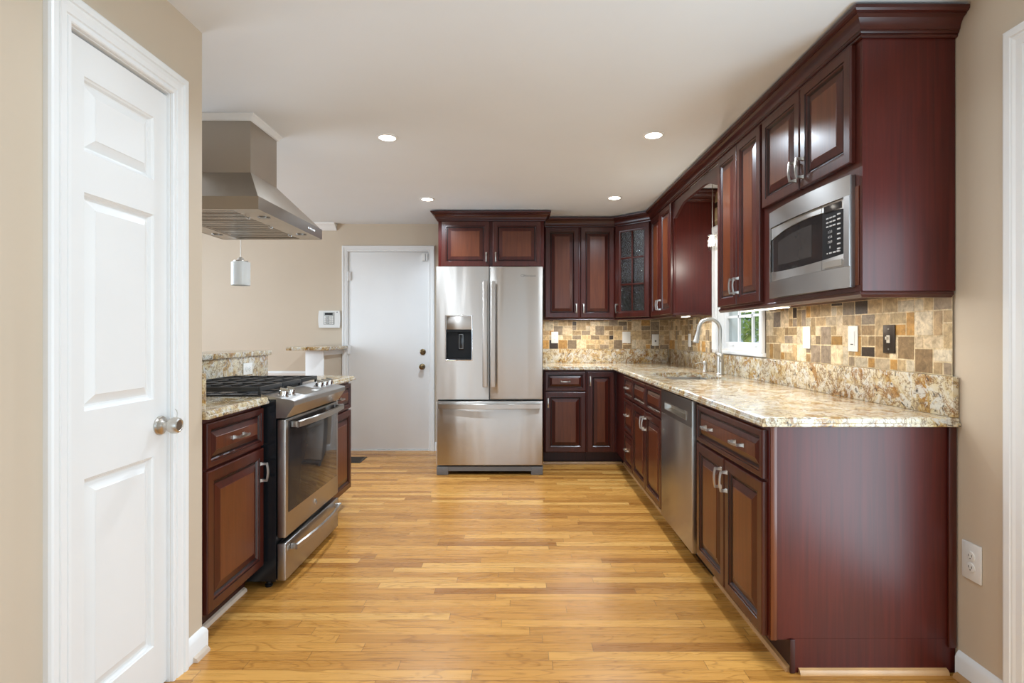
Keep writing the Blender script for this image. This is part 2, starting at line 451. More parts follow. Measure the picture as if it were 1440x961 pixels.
# rear wall with windows, dining wall with an opening for the added fill light
mb = MB(); mb.box(-4.6, XR+0.15, RY-0.1, RY, 0, 0.18); mb.box(-4.6, XR+0.15, RY-0.1, RY, 2.22, CZ)
xs_ = [-4.6]+[q for rx in REAR_WINDOWS for q in (rx-0.29, rx+0.29)]+[XR+0.15]
for i in range(0, len(xs_), 2): mb.box(xs_[i], xs_[i+1], RY-0.1, RY, 0.18, 2.22)
struct('wall_rear', mb.build('wall_rear', 'wall'))
mb = MB(); mb.box(-4.6, -4.5, RY, 2.5, 0, CZ); mb.box(-4.6, -4.5, 4.7, YB, 0, CZ); mb.box(-4.6, -4.5, 2.5, 4.7, 0, 0.6); mb.box(-4.6, -4.5, 2.5, 4.7, 2.3, CZ)
struct('wall_dining', mb.build('wall_dining', 'wall'))
# half walls behind the range that carry the bar ledges
PW = -1.83
struct('wall_bar', MB().box(PW-0.14, PW, LWE, 3.90, 0, 1.054).build('wall_bar', 'wall'))
struct('wall_stub', MB().box(-1.985, -1.846, 5.075, YB, 0, 1.054).build('wall_stub', 'wall'))
o = MB().box(-2.0, -1.832, 5.055, 5.075, 0, 1.053, 0.003); o.box(-1.846, -1.834, 5.078, 5.62, 1.005, 1.053, 0.002); o.box(-2.0, -1.986, 5.078, 5.62, 1.005, 1.053, 0.002)
o.box(-1.846, -1.834, 5.078, 5.62, 0.0, 0.09, 0.003)
struct('trim_1', o.build('trim_1', 'white'))

CASING = [(0.0, 0.0), (0.0, 0.009), (0.003, 0.012), (0.012, 0.012), (0.014, 0.009), (0.017, 0.009), (0.020, 0.0135), (0.036, 0.015), (0.044, 0.018), (0.046, 0.015), (0.049, 0.015), (0.052, 0.020), (0.068, 0.021), (0.073, 0.019), (0.0765, 0.013), (0.0765, 0.0)]
def casing_prof(wd): return [(a*wd/0.0765, b) for a, b in CASING]

def raised_panel(mb, u0, u1, v0, v1, n):
    mb.rings(u0, u1, v0, v1, [(0, n), (0.002, n-0.003), (0.007, n-0.006), (0.011, n-0.014), (0.017, n-0.015), (0.042, n-0.0035), (0.0435, n-0.002)])

# door_1: closet door in the left wall
d1 = struct('door_1', loc=(XL, CD0, 0)); d1['label'] = 'white panelled closet door with satin nickel knob in the beige wall'
F = frame((XL-0.011, CD0, 0), (1, 0, 0)); w_ = CD1-CD0
mb = MB(F)
zs = [(0.16, 0.795), (0.985, 1.60), (1.715, 1.925)]
a0, a1 = 0.068, w_-0.068
mb.box(0.003, a0, 0.008, CDH-0.012, -0.035, 0, 0); mb.box(a1, w_-0.003, 0.008, CDH-0.012, -0.035, 0)
ys = [0.008]+[q for z in zs for q in z]+[CDH-0.012]
for i in range(0, len(ys), 2): mb.box(a0, a1, ys[i], ys[i+1], -0.035, 0)
for z in zs: raised_panel(mb, a0, a1, z[0], z[1], 0)
mb.build('slab', 'door_white', d1, angle=0.15)
mb = MB(F); mb.box(-0.001, 0.0025, 0, CDH-0.001, -0.09, 0.010); mb.box(w_-0.0025, w_+0.001, 0, CDH-0.001, -0.09, 0.010); mb.box(0.0025, w_-0.0025, CDH-0.004, CDH, -0.09, 0.010)
mb.box(0.0025, w_-0.0025, 0.004, CDH-0.004, -0.055, -0.0365)
mb.build('jamb', 'white', d1)
mb = MB(); mb.sweep([(XL, CD0, 0), (XL, CD0, CDH), (XL, CD1, CDH), (XL, CD1, 0)], casing_prof(0.0765), (1, 0, 0), flip=-1)
mb.build('casing', 'white', d1, angle=0.2)
k = MB(); kc = (XL-0.011, 1.842, 0.893)
k.lathe([(0.0, 0), (0.032, 0.0), (0.033, 0.004), (0.030, 0.009), (0.016, 0.012), (0.012, 0.016), (0.011, 0.028), (0.015, 0.033), (0.024, 0.038), (0.0275, 0.047), (0.0275, 0.058), (0.024, 0.066), (0.019, 0.0685), (0.017, 0.066), (0.0, 0.0655)], kc, (1, 0, 0), 32)
kn = k.build('knob', 'nickel', d1)
k = MB(); k.tube([(XL+0.048, 1.842, 0.920), (XL+0.048, 1.844, 0.934), (XL+0.043, 1.848, 0.943), (XL+0.036, 1.850, 0.946)], 0.0014, 6)
k.build('wire_hook', 'nickel', d1)
k = MB(F)
for hz in (1.80, 1.0, 0.22): k.box(0.001, 0.010, hz, hz+0.09, 0.0005, 0.004, 0.001)
k.build('hinge', 'white', d1)

# door_2: flat white door in the back wall
d2 = struct('door_2', loc=((BD0+BD1)/2, YB, 0)); d2['label'] = 'flat white slab door with two brass locks in the far wall'
F = frame((BD0, YB, 0), (0, -1, 0)); w_ = BD1-BD0
MB(F).box(0.006, w_-0.006, 0.012, BDH-0.006, -0.045, -0.004, 0.002).build('slab', 'door_white', d2)
mb = MB(F); mb.box(0.0, 0.004, 0, BDH, -0.09, 0.006); mb.box(w_-0.004, w_, 0, BDH, -0.09, 0.006); mb.box(0.004, w_-0.004, BDH-0.004, BDH, -0.09, 0.006); mb.box(0.004, w_-0.004, 0.001, 0.010, -0.05, 0.004)
mb.build('jamb', 'white', d2)
MB().sweep([(BD0, YB, 0), (BD0, YB, BDH), (BD1, YB, BDH), (BD1, YB, 0)], casing_prof(0.058), (0, -1, 0), flip=-1).build('casing', 'white', d2, angle=0.2)
MB().lathe([(0, 0), (0.030, 0), (0.031, 0.006), (0.027, 0.010), (0.020, 0.012), (0.018, 0.016), (0.0, 0.016)], (-1.010, YB+0.004, 1.022), (0, -1, 0)).box(-1.013, -1.007, YB-0.022, YB-0.010, 1.008, 1.036, 0.001).build('deadbolt', 'bronze', d2)
MB().lathe([(0, 0), (0.030, 0), (0.031, 0.005), (0.014, 0.010), (0.011, 0.030), (0.021, 0.040), (0.027, 0.050), (0.025, 0.062), (0.016, 0.068), (0, 0.068)], (-1.016, YB+0.004, 0.870), (0, -1, 0)).build('knob', 'bronze', d2)
for hz in (1.76, 1.0, 0.2):
    mb = MB(F); mb.box(-0.004, 0.030, hz, hz+0.09, 0.0065, 0.009, 0.001); mb.lathe([(0.006, 0), (0.006, 0.095)], (0.006, hz-0.002, 0.012), (0, 1, 0), 10)
    mb.build('hinge', 'white', d2)
s_ = thing('door_sensor', 'small white alarm contact at top corner of flat white door', 'sensor', (-0.985, YB-0.004, 1.97))
MB().box(-1.015, -0.980, YB-0.0215, YB+0.003, 1.965, 2.035, 0.003).build('magnet', 'white_plastic', s_)
MB().box(-0.972, -0.958, YB-0.022, YB-0.0125, 1.965, 2.035, 0.003).build('contact', 'white_plastic', s_)

# door_3: glass door in the right wall (only its casing is in the picture)
d3 = struct('door_3', loc=(XR, PD0, 0))
MB().sweep([(XR, PD1, 0), (XR, PD1, PDH), (XR, PD0, PDH), (XR, PD0, 0)], casing_prof(0.086), (-1, 0, 0), flip=-1).build('casing', 'white', d3, angle=0.2)
mb = MB(); mb.box(XR+0.001, XR+0.149, PD1-0.012, PD1, 0, PDH); mb.box(XR+0.001, XR+0.149, PD0, PD0+0.012, 0, PDH); mb.box(XR+0.001, XR+0.149, PD0+0.012, PD1-0.012, PDH-0.012, PDH)
mb.build('jamb', 'white', d3)
mb = MB(); xa, xb = XR+0.125, XR+0.148
for a, b in ((PD0+0.012, PD0+0.06), (PD1-0.06, PD1-0.012)): mb.box(xa, xb, a, b, 0.001, PDH-0.012)
mb.box(xa, xb, PD0+0.06, PD1-0.06, 0.001, 0.08); mb.box(xa, xb, PD0+0.06, PD1-0.06, PDH-0.07, PDH-0.012)
mb.build('frame', 'white', d3)

# window_1 above the sink
w1 = struct('window_1', loc=(XR, (WY0+WY1)/2, WZ0)); w1['label'] = 'white window above the sink with garden view'
MB().sweep([(XR-0.010, WY0, WZ0-0.0), (XR-0.010, WY0, WZ1), (XR-0.010, WY1, WZ1), (XR-0.010, WY1, WZ0)], casing_prof(0.066), (-1, 0, 0), flip=1).build('casing', 'white', w1, angle=0.2)
mb = MB(); g = 0.012
mb.box(XR-0.009, XR+0.149, WY0, WY0+g, WZ0, WZ1); mb.box(XR-0.009, XR+0.149, WY1-g, WY1, WZ0, WZ1); mb.box(XR-0.009, XR+0.149, WY0+g, WY1-g, WZ1-g, WZ1); mb.box(XR+0.03, XR+0.149, WY0+g, WY1-g, WZ0-0.0, WZ0+0.012)
mb.build('jamb', 'white', w1)
MB().box(XR-0.030, XR+0.035, WY0-0.075, WY1+0.058, WZ0-0.026, WZ0-0.001, 0.005).build('sill', 'white', w1)
sy0, sy1, sz0, sz1 = WY0+g, WY1-g, WZ0+0.012, WZ1-g
xa, xb = XR+0.040, XR+0.075
mb = MB(); mid = 1.53
for z0, z1 in ((sz0, mid), (mid, sz1)):
    mb.box(xa, xb, sy0, sy0+0.035, z0, z1, 0.002); mb.box(xa, xb, sy1-0.035, sy1, z0, z1, 0.002)
    mb.box(xa, xb, sy0+0.035, sy1-0.035, z0, z0+0.05, 0.002); mb.box(xa, xb, sy0+0.035, sy1-0.035, z1-0.03, z1, 0.002)
mb.build('sash', 'white', w1)
mb = MB()
for y in (3.748, 3.983):
    mb.box(XR+0.050, XR+0.066, y-0.009, y+0.009, sz0+0.05, mid-0.03); mb.box(XR+0.050, XR+0.066, y-0.009, y+0.009, mid+0.05, sz1-0.03)
mb.box(XR+0.050, XR+0.066, sy0+0.035, sy1-0.035, 1.325, 1.343); mb.box(XR+0.050, XR+0.066, sy0+0.035, sy1-0.035, 1.74, 1.758)
mb.build('muntin', 'white', w1)
mb = MB(); mb.box(XR+0.0665, XR+0.0705, sy0+0.035, sy1-0.035, sz0+0.05, mid-0.03); mb.box(XR+0.0665, XR+0.0705, sy0+0.035, sy1-0.035, mid+0.05, sz1-0.03)
mb.build('glass', 'window_glass', w1)
for y in (3.66, 4.06): MB().box(XR+0.0395-0.010, XR+0.0395, y-0.02, y+0.02, sz0+0.022, sz0+0.034, 0.002).build('lift', 'white', w1)

# baseboards, shoe mouldings, chair rail, dining room crown
BASE = [(0, 0), (0.015, 0), (0.015, 0.068), (0.011, 0.078), (0.004, 0.088), (0, 0.09)]
SHOE = [(0, 0), (0.017, 0), (0.016, 0.008), (0.011, 0.015), (0, 0.019)]
Z = (0, 0, 1)
struct('baseboard_right', MB().sweep([(XR, 1.916, 0), (XR, PD1+0.087, 0)], BASE, Z).build('baseboard_right', 'white'))
struct('baseboard_left', MB().sweep([(XL, CD1+0.078, 0), (XL, LWE, 0), (XL-0.06, LWE, 0)], BASE, Z).build('baseboard_left', 'white'))
struct('baseboard_back', MB().sweep([(BD1+0.06, YB, 0), (0.15, YB, 0)], BASE, Z).build('baseboard_back', 'white'))
struct('baseboard_dining', MB().sweep([(-4.5, YB, 0), (-2.02, YB, 0)], BASE, Z).build('baseboard_dining', 'white'))
struct('trim_2', MB().sweep([(-4.5, YB, 0.775), (-2.0, YB, 0.775)], [(0, 0), (0.012, 0.004), (0.020, 0.020), (0.022, 0.032), (0.012, 0.042), (0, 0.05)], Z).build('trim_2', 'white'))
struct('trim_3', MB().sweep([(-4.5, YB, CZ), (-1.90, YB, CZ)], [(0, 0), (0.085, 0), (0.080, -0.012), (0.055, -0.025), (0.025, -0.05), (0.012, -0.066), (0, -0.07)], Z).build('trim_3', 'white'))
def shoe(name, path, mat): struct(name, MB().sweep(path, SHOE, Z).build(name, mat))
shoe('trim_4', [(XL+0.0155, CD1+0.105, 0), (XL+0.0155, LWE, 0)], 'shoe_pale')
shoe('trim_5', [(XR-0.0155, 1.905, 0), (XR-0.0155, PD1+0.087, 0)], 'shoe')
shoe('trim_6', [(-1.2955, 2.090, 0), (-1.2955, 2.545, 0)], 'shoe_pale')
shoe('trim_7', [(0.2, 5.064, 0), (0.94, 5.064, 0)], 'shoe')
shoe('trim_8', [(0.9595, 5.04, 0), (0.9595, 3.36, 0)], 'shoe')
shoe('trim_9', [(0.9595, 2.67, 0), (0.9595, 1.935, 0)], 'shoe')
shoe('trim_10', [(0.985, 1.930, 0), (XR-0.035, 1.930, 0)], 'shoe')

# ------------------------------------------------------------------ cabinets
def pull(Mx, parent, uc, vc, n0, vertical, L=0.093):
    """satin nickel bow pull with flared feet"""
    mb = MB(Mx); h = L/2
    def pt(l, s, n): return (uc+s, vc+l, n0+n) if vertical else (uc+l, vc+s, n0+n)
    for sg in (-1, 1):
        q = []
        for n, wl, ws in ((0.0005, 0.0085, 0.008), (0.006, 0.006, 0.0058), (0.022, 0.0045, 0.0045), (0.028, 0.005, 0.005)):
            c = sg*(h-0.008)
            q += [pt(c-wl, -ws, n), pt(c+wl, -ws, n), pt(c+wl, ws, n), pt(c-wl, ws, n)]
        fs = [[3, 2, 1, 0], [12, 13, 14, 15]]+[[4*k+i, 4*k+(i+1) % 4, 4*k+4+(i+1) % 4, 4*k+4+i] for k in range(3) for i in range(4)]
        mb.faces(q, fs)
    q = []; m = 8
    for i in range(m+1):
        l = -(h-0.003)+(2*h-0.006)*i/m; n = 0.026+0.006*math.sin(PI*i/m)
        q += [pt(l, -0.005, n-0.003), pt(l, 0.005, n-0.003), pt(l, 0.0042, n+0.0035), pt(l, -0.0042, n+0.0035)]
    fs = [[3, 2, 1, 0], [4*m, 4*m+1, 4*m+2, 4*m+3]]+[[4*k+i, 4*k+(i+1) % 4, 4*k+4+(i+1) % 4, 4*k+4+i] for k in range(m) for i in range(4)]
    mb.faces(q, fs)
    return mb.build('pull', 'nickel', parent, angle=0.5)

def front(Mx, root, kind, u0, u1, v0, v1, pulls=(), rail=None, t=0.021, n0=0.0015):
    """raised panel door or drawer front; pulls: (u, v, vertical)"""
    wd, ht = u1-u0, v1-v0
    if rail is None: rail = 0.056 if kind == 'door' else 0.034
    rail = min(rail, wd*0.27, ht*0.30)
    k = min(1.0, rail/0.045)
    fr = [(0, n0), (0, t-0.005), (0.0015, t-0.0015), (0.005, t), (rail-0.017*k, t), (rail-0.0155*k, t-0.004), (rail-0.009*k, t-0.0035), (rail-0.006*k, t-0.007), (rail-0.002*k, t-0.0105), (rail, t-0.013)]
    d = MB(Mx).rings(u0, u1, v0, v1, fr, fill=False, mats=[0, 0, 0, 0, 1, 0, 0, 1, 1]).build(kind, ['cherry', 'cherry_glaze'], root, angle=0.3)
    cv = min(0.034, wd*0.14, ht*0.15)
    pn = [(rail, t-0.013), (rail+0.004, t-0.013), (rail+0.0055, t-0.010), (rail+cv*0.55, t-0.0065), (rail+cv, t-0.003), (rail+cv+0.0015, t-0.001)]
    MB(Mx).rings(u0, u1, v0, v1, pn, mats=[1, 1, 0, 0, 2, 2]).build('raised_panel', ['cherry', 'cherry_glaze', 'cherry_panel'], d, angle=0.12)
    for pu, pv, ver in pulls: pull(Mx, d, pu, pv, t, ver)
    return d

def carcass(Mx, root, wd, depth, z0, z1, toe=True, stile=True, low=None):
    mb = MB(Mx)
    mb.box(0, wd, z0, z1 if low is None else low, -depth, -0.02, 0.0)
    mb.box(0, wd, z0, z1, -0.02, 0, 0.001)
    if low is not None:
        mb.box(0, 0.016, low, z1, -depth, -0.02); mb.box(wd-0.016, wd, low, z1, -depth, -0.02)
    b = mb.build('body', 'cherry_side', root)
    if toe:
        MB(Mx).box(0.0, wd, 0.001, z0-0.0005, -depth, -0.075).build('toe_kick', 'cherry_dark', root)
    return b

G_B, G_U = 'cherry base cabinets', 'cherry wall cabinets'
DT, DB, RT, RB = 0.858, 0.684, 0.672, 0.122
def base(name, label, O, N, wd, depth):
    r = thing(name, label, 'cabinet', (O[0], O[1], 0.0), G_B)
    return r, frame(O, N)

# range side
FL = -1.221
r, F = base('base_cabinet', 'cherry base cabinet between the closet wall and the range', (FL, 2.078, 0), (1, 0, 0), 0.478, 0.60)
carcass(F, r, 0.478, 0.60, 0.115, 0.874)
front(F, r, 'drawer', 0.010, 0.466, DB, DT, [(0.238, 0.771, False)])
front(F, r, 'door', 0.010, 0.466, RB, RT, [(0.466-0.028, 0.565, True)])
r, F = base('base_cabinet', 'cherry base cabinet on the back door side of the range', (FL, 3.316, 0), (1, 0, 0), 0.55, 0.60)
carcass(F, r, 0.55, 0.60, 0.115, 0.874)
front(F, r, 'drawer', 0.010, 0.540, DB, DT, [(0.275, 0.771, False)])
front(F, r, 'door', 0.010, 0.540, RB, RT, [(0.040, 0.565, True)])

# right run; u goes from the far end towards the camera
FR = 0.885; DEPR = XR-FR-0.004
r, F = base('base_cabinet', 'wide cherry base cabinet with end panel at the open end of counter', (FR, 2.690, 0), (-1, 0, 0), 0.755, DEPR)
carcass(F, r, 0.755, DEPR, 0.115, 0.874)
front(F, r, 'drawer', 0.018, 0.742, DB, DT, [(0.20, 0.771, False), (0.54, 0.771, False)])
front(F, r, 'door', 0.018, 0.375, RB, RT, [(0.375-0.028, 0.585, True)])
front(F, r, 'door', 0.385, 0.742, RB, RT, [(0.385+0.028, 0.585, True)])
mb = MB(); mb.box(FR+0.077, XR-0.004, 1.9290, 1.9345, 0.002, 0.122); mb.box(FR+0.025, XR-0.004, 1.9290, 1.9345, 0.1225, 0.874)
mb.build('end_panel', 'cherry_side', r)
MB().box(FR+0.002, FR+0.024, 1.9270, 1.9345, 0.116, 0.874, 0.001).build('edge_strip', 'cherry_panel', r)
MB().box(XR-0.034, XR-0.005, 1.9180, 1.9285, 0.093, 0.874, 0.004).build('scribe_molding', 'cherry', r)
MB().box(FR+0.068, FR+0.086, 1.922, 1.9285, 0.002, 0.121, 0.002).build('toe_cap', 'cherry_dark', r)
r, F = base('sink_base_cabinet', 'cherry sink base with two doors and two false drawer fronts', (FR, 4.205, 0), (-1, 0, 0), 0.862, DEPR)
carcass(F, r, 0.862, DEPR, 0.115, 0.874, low=0.66)
front(F, r, 'drawer', 0.008, 0.426, DB, DT); front(F, r, 'drawer', 0.436, 0.854, DB, DT)
front(F, r, 'door', 0.008, 0.426, RB, RT, [(0.426-0.028, 0.585, True)])
front(F, r, 'door', 0.436, 0.854, RB, RT, [(0.436+0.028, 0.585, True)])
r, F = base('drawer_cabinet', 'narrow cherry three drawer cabinet beside the sink base', (FR, 4.560, 0), (-1, 0, 0), 0.352, DEPR)
carcass(F, r, 0.352, DEPR, 0.115, 0.874)
front(F, r, 'drawer', 0.010, 0.344, DB, DT, [(0.177, 0.771, False)])
front(F, r, 'drawer', 0.010, 0.344, 0.408, RT, [(0.177, 0.55, False)])
front(F, r, 'drawer', 0.010, 0.344, RB, 0.396, [(0.177, 0.27, False)])
# corner blind cabinet: filler on the right run, tall door on the back run
FBY = 5.015; DEPB = YB-FBY-0.004
r, F = base('base_cabinet', 'cherry corner base cabinet with one tall narrow door', (0.606, FBY, 0), (0, -1, 0), 0.279, DEPB)
mb = MB(); mb.box(0.606, 0.90, FBY, YB-0.004, 0.115, 0.874); mb.box(0.8855, XR-0.004, FBY, YB-0.004, 0.115, 0.874); mb.box(FR, XR-0.004, 4.562, FBY, 0.115, 0.874)
mb.build('body', 'cherry_side', r)
mb = MB(); mb.box(0.606, 0.96, FBY+0.075, YB-0.004, 0.001, 0.1145); mb.box(0.9605, XR-0.004, 4.562, YB-0.004, 0.001, 0.1145)
mb.build('toe_kick', 'cherry_dark', r)
front(F, r, 'door', 0.008, 0.262, RB, 0.858, [(0.032, 0.775, True)])
r, F = base('base_cabinet', 'cherry drawer and door base cabinet beside the refrigerator', (0.215, FBY, 0), (0, -1, 0), 0.389, DEPB)
carcass(F, r, 0.389, DEPB, 0.115, 0.874)
front(F, r, 'drawer', 0.012, 0.383, DB, DT, [(0.197, 0.771, False)])
front(F, r, 'door', 0.012, 0.383, RB, RT, [(0.038, 0.575, True)])

# wall cabinets
UZ0, UZ1 = 1.356, 2.262; DZ0, DZ1 = 1.366, 2.248
def upper(name, label, O, N):
    r = thing(name, label, 'cabinet', (O[0], O[1], UZ0), G_U); return r, frame(O, N)
UBY = 5.316; DEPU = YB-UBY-0.004
r, F = upper('wall_cabinet', 'cherry double door wall cabinet between refrigerator cabinet and glass corner', (0.232, UBY, 0), (0, -1, 0))
carcass(F, r, 0.690, DEPU, UZ0, UZ1, toe=False)
front(F, r, 'door', 0.010, 0.336, DZ0, DZ1, [(0.336-0.026, 1.455, True)])
front(F, r, 'door', 0.354, 0.680, DZ0, DZ1, [(0.354+0.026, 1.455, True)])

UX = 1.213; DEPS = XR-UX-0.004
# diagonal corner cabinet with glass door
ca, cb = (0.924, UBY), (UX, 5.028)
r = thing('corner_wall_cabinet', 'diagonal cherry corner cabinet with six pane seeded glass door', 'cabinet', (1.2, 5.3, UZ0), G_U)
Nd = Vector((-(ca[1]-cb[1]), -(cb[0]-ca[0]), 0)).normalized()
F = frame((ca[0], ca[1], 0), Nd); wd = math.hypot(cb[0]-ca[0], cb[1]-ca[1])
mb = MB()
poly = [ca, cb, (XR-0.004, cb[1]), (XR-0.004, YB-0.004), (ca[0], YB-0.004)]
ins = [(0.955, 5.36), (1.25, 5.07), (XR-0.02, 5.07), (XR-0.02, YB-0.02), (0.955, YB-0.02)]
mb.prism(poly, 2, UZ0, UZ0+0.018); mb.prism(poly, 2, UZ1-0.018, UZ1)
mb.prism(ins, 2, 1.66, 1.672); mb.prism(ins, 2, 1.95, 1.962)
mb.box(ca[0], ca[0]+0.012, ca[1], YB-0.004, UZ0+0.018, UZ1-0.018); mb.box(cb[0], XR-0.004, cb[1], cb[1]+0.012, UZ0+0.018, UZ1-0.018)
mb.box(ca[0]+0.012, XR-0.004, YB-0.016, YB-0.004, UZ0+0.018, UZ1-0.018); mb.box(XR-0.016, XR-0.004, cb[1]+0.012, YB-0.016, UZ0+0.018, UZ1-0.018)
mb.M = F
for a, b in ((0.0, 0.05), (wd-0.05, wd)): mb.box(a, b, UZ0, UZ1, -0.02, 0)
mb.box(0.05, wd-0.05, UZ0, UZ0+0.04, -0.02, 0); mb.box(0.05, wd-0.05, UZ1-0.04, UZ1, -0.02, 0)
mb.build('body', 'cherry', r)
t = 0.021; rl = 0.062
u0, u1, v0, v1 = 0.014, wd-0.014, DZ0, DZ1
d = MB(F).rings(u0, u1, v0, v1, [(0, 0.0015), (0, t-0.005), (0.005, t), (rl-0.018, t), (rl-0.015, t-0.004), (rl-0.006, t-0.006), (rl, t-0.012), (rl, 0.003)], fill=False).build('door', 'cherry', r, angle=0.5)
gu0, gu1, gv0, gv1 = u0+rl, u1-rl, v0+rl, v1-rl
mb = MB(F); mb.box((gu0+gu1)/2-0.008, (gu0+gu1)/2+0.008, gv0, gv1, 0.008, 0.017, 0.003)
for kk in (1, 2):
    z = gv0+(gv1-gv0)*kk/3; mb.box(gu0, gu1, z-0.008, z+0.008, 0.008, 0.0165, 0.003)
mb.build('muntin', 'cherry', d)
MB(F).box(gu0, gu1, gv0, gv1, 0.004, 0.007).build('glass_pane', 'cab_glass', d)
pull(F, d, u0+0.028, 1.455, t, True)

r, F = upper('wall_cabinet', 'narrow cherry wall cabinet between glass corner and sink window', (UX, 5.022, 0), (-1, 0, 0))
carcass(F, r, 0.706, DEPS, UZ0, UZ1, toe=False)
front(F, r, 'door', 0.036, 0.362, DZ0, DZ1, [(0.362-0.026, 1.455, True)])
front(F, r, 'door', 0.368, 0.694, DZ0, DZ1, [(0.368+0.026, 1.455, True)])
MB().box(UX-0.002, XR-0.012, 4.308, 4.3155, UZ0-0.0, UZ0+0.018, 0.002).build('bottom_rail', 'cherry', r)
r, F = upper('wall_cabinet', 'tall cherry double door wall cabinet between sink window and microwave', (UX, 3.305, 0), (-1, 0, 0))
carcass(F, r, 0.599, DEPS, UZ0, UZ1, toe=False)
front(F, r, 'door', 0.010, 0.296, DZ0, DZ1, [(0.296-0.024, 1.47, True)])
front(F, r, 'door', 0.302, 0.590, DZ0, DZ1, [(0.302+0.024, 1.47, True)])
# microwave cabinet: open niche below two doors
r, F = upper('microwave_wall_cabinet', 'cherry wall cabinet that holds the built in microwave', (UX, 2.703, 0), (-1, 0, 0))
wd = 0.768
mb = MB(F)
mb.box(0, wd, 1.80, UZ1, -DEPS, -0.02); mb.box(0, 0.018, UZ0+0.02, 1.80, -DEPS, -0.02); mb.box(wd-0.018, wd, UZ0+0.02, 1.80, -DEPS, -0.02); mb.box(0, wd, UZ0, UZ0+0.02, -DEPS, -0.02)
mb.box(0.018, wd-0.018, UZ0+0.02, 1.80, -DEPS, -DEPS+0.01)
mb.box(0, wd, 1.775, UZ1, -0.02, 0); mb.box(0, 0.10, UZ0, 1.775, -0.02, 0); mb.box(wd-0.055, wd, UZ0, 1.775, -0.02, 0); mb.box(0.10, wd-0.055, UZ0, 1.405, -0.02, 0)
mb.build('body', 'cherry', r)
MB(F).box(wd-0.052, wd-0.012, UZ0+0.022, 1.735, 0.0005, 0.003, 0.001).build('filler_strip', 'cherry_panel', r)
front(F, r, 'door', 0.012, 0.372, 1.822, DZ1, [(0.372-0.026, 1.905, True)])
front(F, r, 'door', 0.380, 0.736, 1.822, DZ1, [(0.380+0.026, 1.905, True)])
MB().box(UX+0.0, XR-0.004, 1.9290, 1.9345, UZ0, UZ1).build('end_panel', 'cherry_side', r)

# cabinet above the refrigerator
r = thing('wall_cabinet', 'short wide cherry cabinet above the stainless refrigerator', 'cabinet', (-0.272, 5.04, 1.82), G_U)
F = frame((-0.762, 5.04, 0), (0, -1, 0)); wd = 0.979
mb = MB(F); mb.box(0, wd, 1.82, UZ1, -0.58, -0.02); mb.box(0, wd, 1.82, UZ1, -0.02, 0, 0.001)
mb.build('body', 'cherry_side', r)
front(F, r, 'door', 0.030, 0.474, 1.832, DZ1, [(0.474-0.028, 1.915, True)])
front(F, r, 'door', 0.505, 0.949, 1.832, DZ1, [(0.505+0.028, 1.915, True)])

CROWN = [(0, 0), (0.006, 0), (0.010, 0.003), (0.011, 0.008), (0.009, 0.011), (0.013, 0.012), (0.016, 0.016), (0.016, 0.021), (0.020, 0.023), (0.022, 0.034), (0.027, 0.045), (0.035, 0.055), (0.046, 0.062), (0.048, 0.062), (0.048, 0.066), (0.056, 0.068), (0.061, 0.074), (0.062, 0.085), (0, 0.085)]
def crown(name, label, path, z, sc=1.0):
    o = MB().sweep([(x, y, z) for x, y in path], [(a*sc, b*sc) for a, b in CROWN], Z).build(name, 'cherry_h', loc=None, angle=0.25)
    return tag(o, label, 'molding')
e = 0.0015
crown('crown_molding', 'dark cherry crown along the corner and microwave wall cabinets', [(0.238, UBY-e), (ca[0]-0.001, UBY-e), (UX-e, cb[1]-0.001), (UX-e, 1.9275), (XR-0.003, 1.9275)], 2.2505)
crown('crown_molding', 'short cherry crown on the cabinet above refrigerator', [(-0.7635, 5.60), (-0.7635, 5.0385), (0.2185, 5.0385), (0.2185, 5.24)], 2.2505)
crown('crown_molding', 'short cherry crown return at top of the sink alcove', [(UX+0.024, 4.3065), (XR-0.0105, 4.3065)], 2.2505)
# arched valance over the sink window
vp = [(3.306, 2.249), (3.306, 2.12), (3.335, 2.12)]
for i in range(13):
    a = i/12; vp.append((3.335+0.28*a, 2.12+0.072*math.sin(a*PI/2)**1.3))
vp += [(4.0, 2.192)]
for i in range(13):
    a = 1-i/12; vp.append((4.0+0.28*(1-a), 2.12+0.072*math.sin(a*PI/2)**1.3))
vp += [(4.307, 2.12), (4.307, 2.249)]
mb = MB(); mb.prism([(y, z) for y, z in vp], 0, UX, UX+0.02)
tag(mb.build('arched_valance', 'cherry_h'), 'arched cherry valance bridging the cabinets over the sink', 'valance')
# light rails
RAIL = [(-0.02, 0), (0.004, 0), (0.008, -0.004), (0.010, -0.012), (0.004, -0.017), (0.0, -0.022), (-0.02, -0.022)]
o = MB().sweep([(UX-0.0, 3.304, UZ0-0.0007), (UX-0.0, 1.9345, UZ0-0.0007), (XR-0.0115, 1.9345, UZ0-0.0007)], RAIL, Z).build('light_rail', 'cherry_h')
tag(o, 'cherry light rail under the microwave and tall wall cabinets', 'molding')
o = MB().sweep([(0.236, UBY, UZ0-0.0007), (ca[0], UBY, UZ0-0.0007), (UX, cb[1], UZ0-0.0007), (UX, 4.317, UZ0-0.0007)], [(a, b*0.6) for a, b in RAIL], Z).build('light_rail', 'cherry_h')
tag(o, 'thin cherry rail under the glass corner wall cabinets', 'molding')

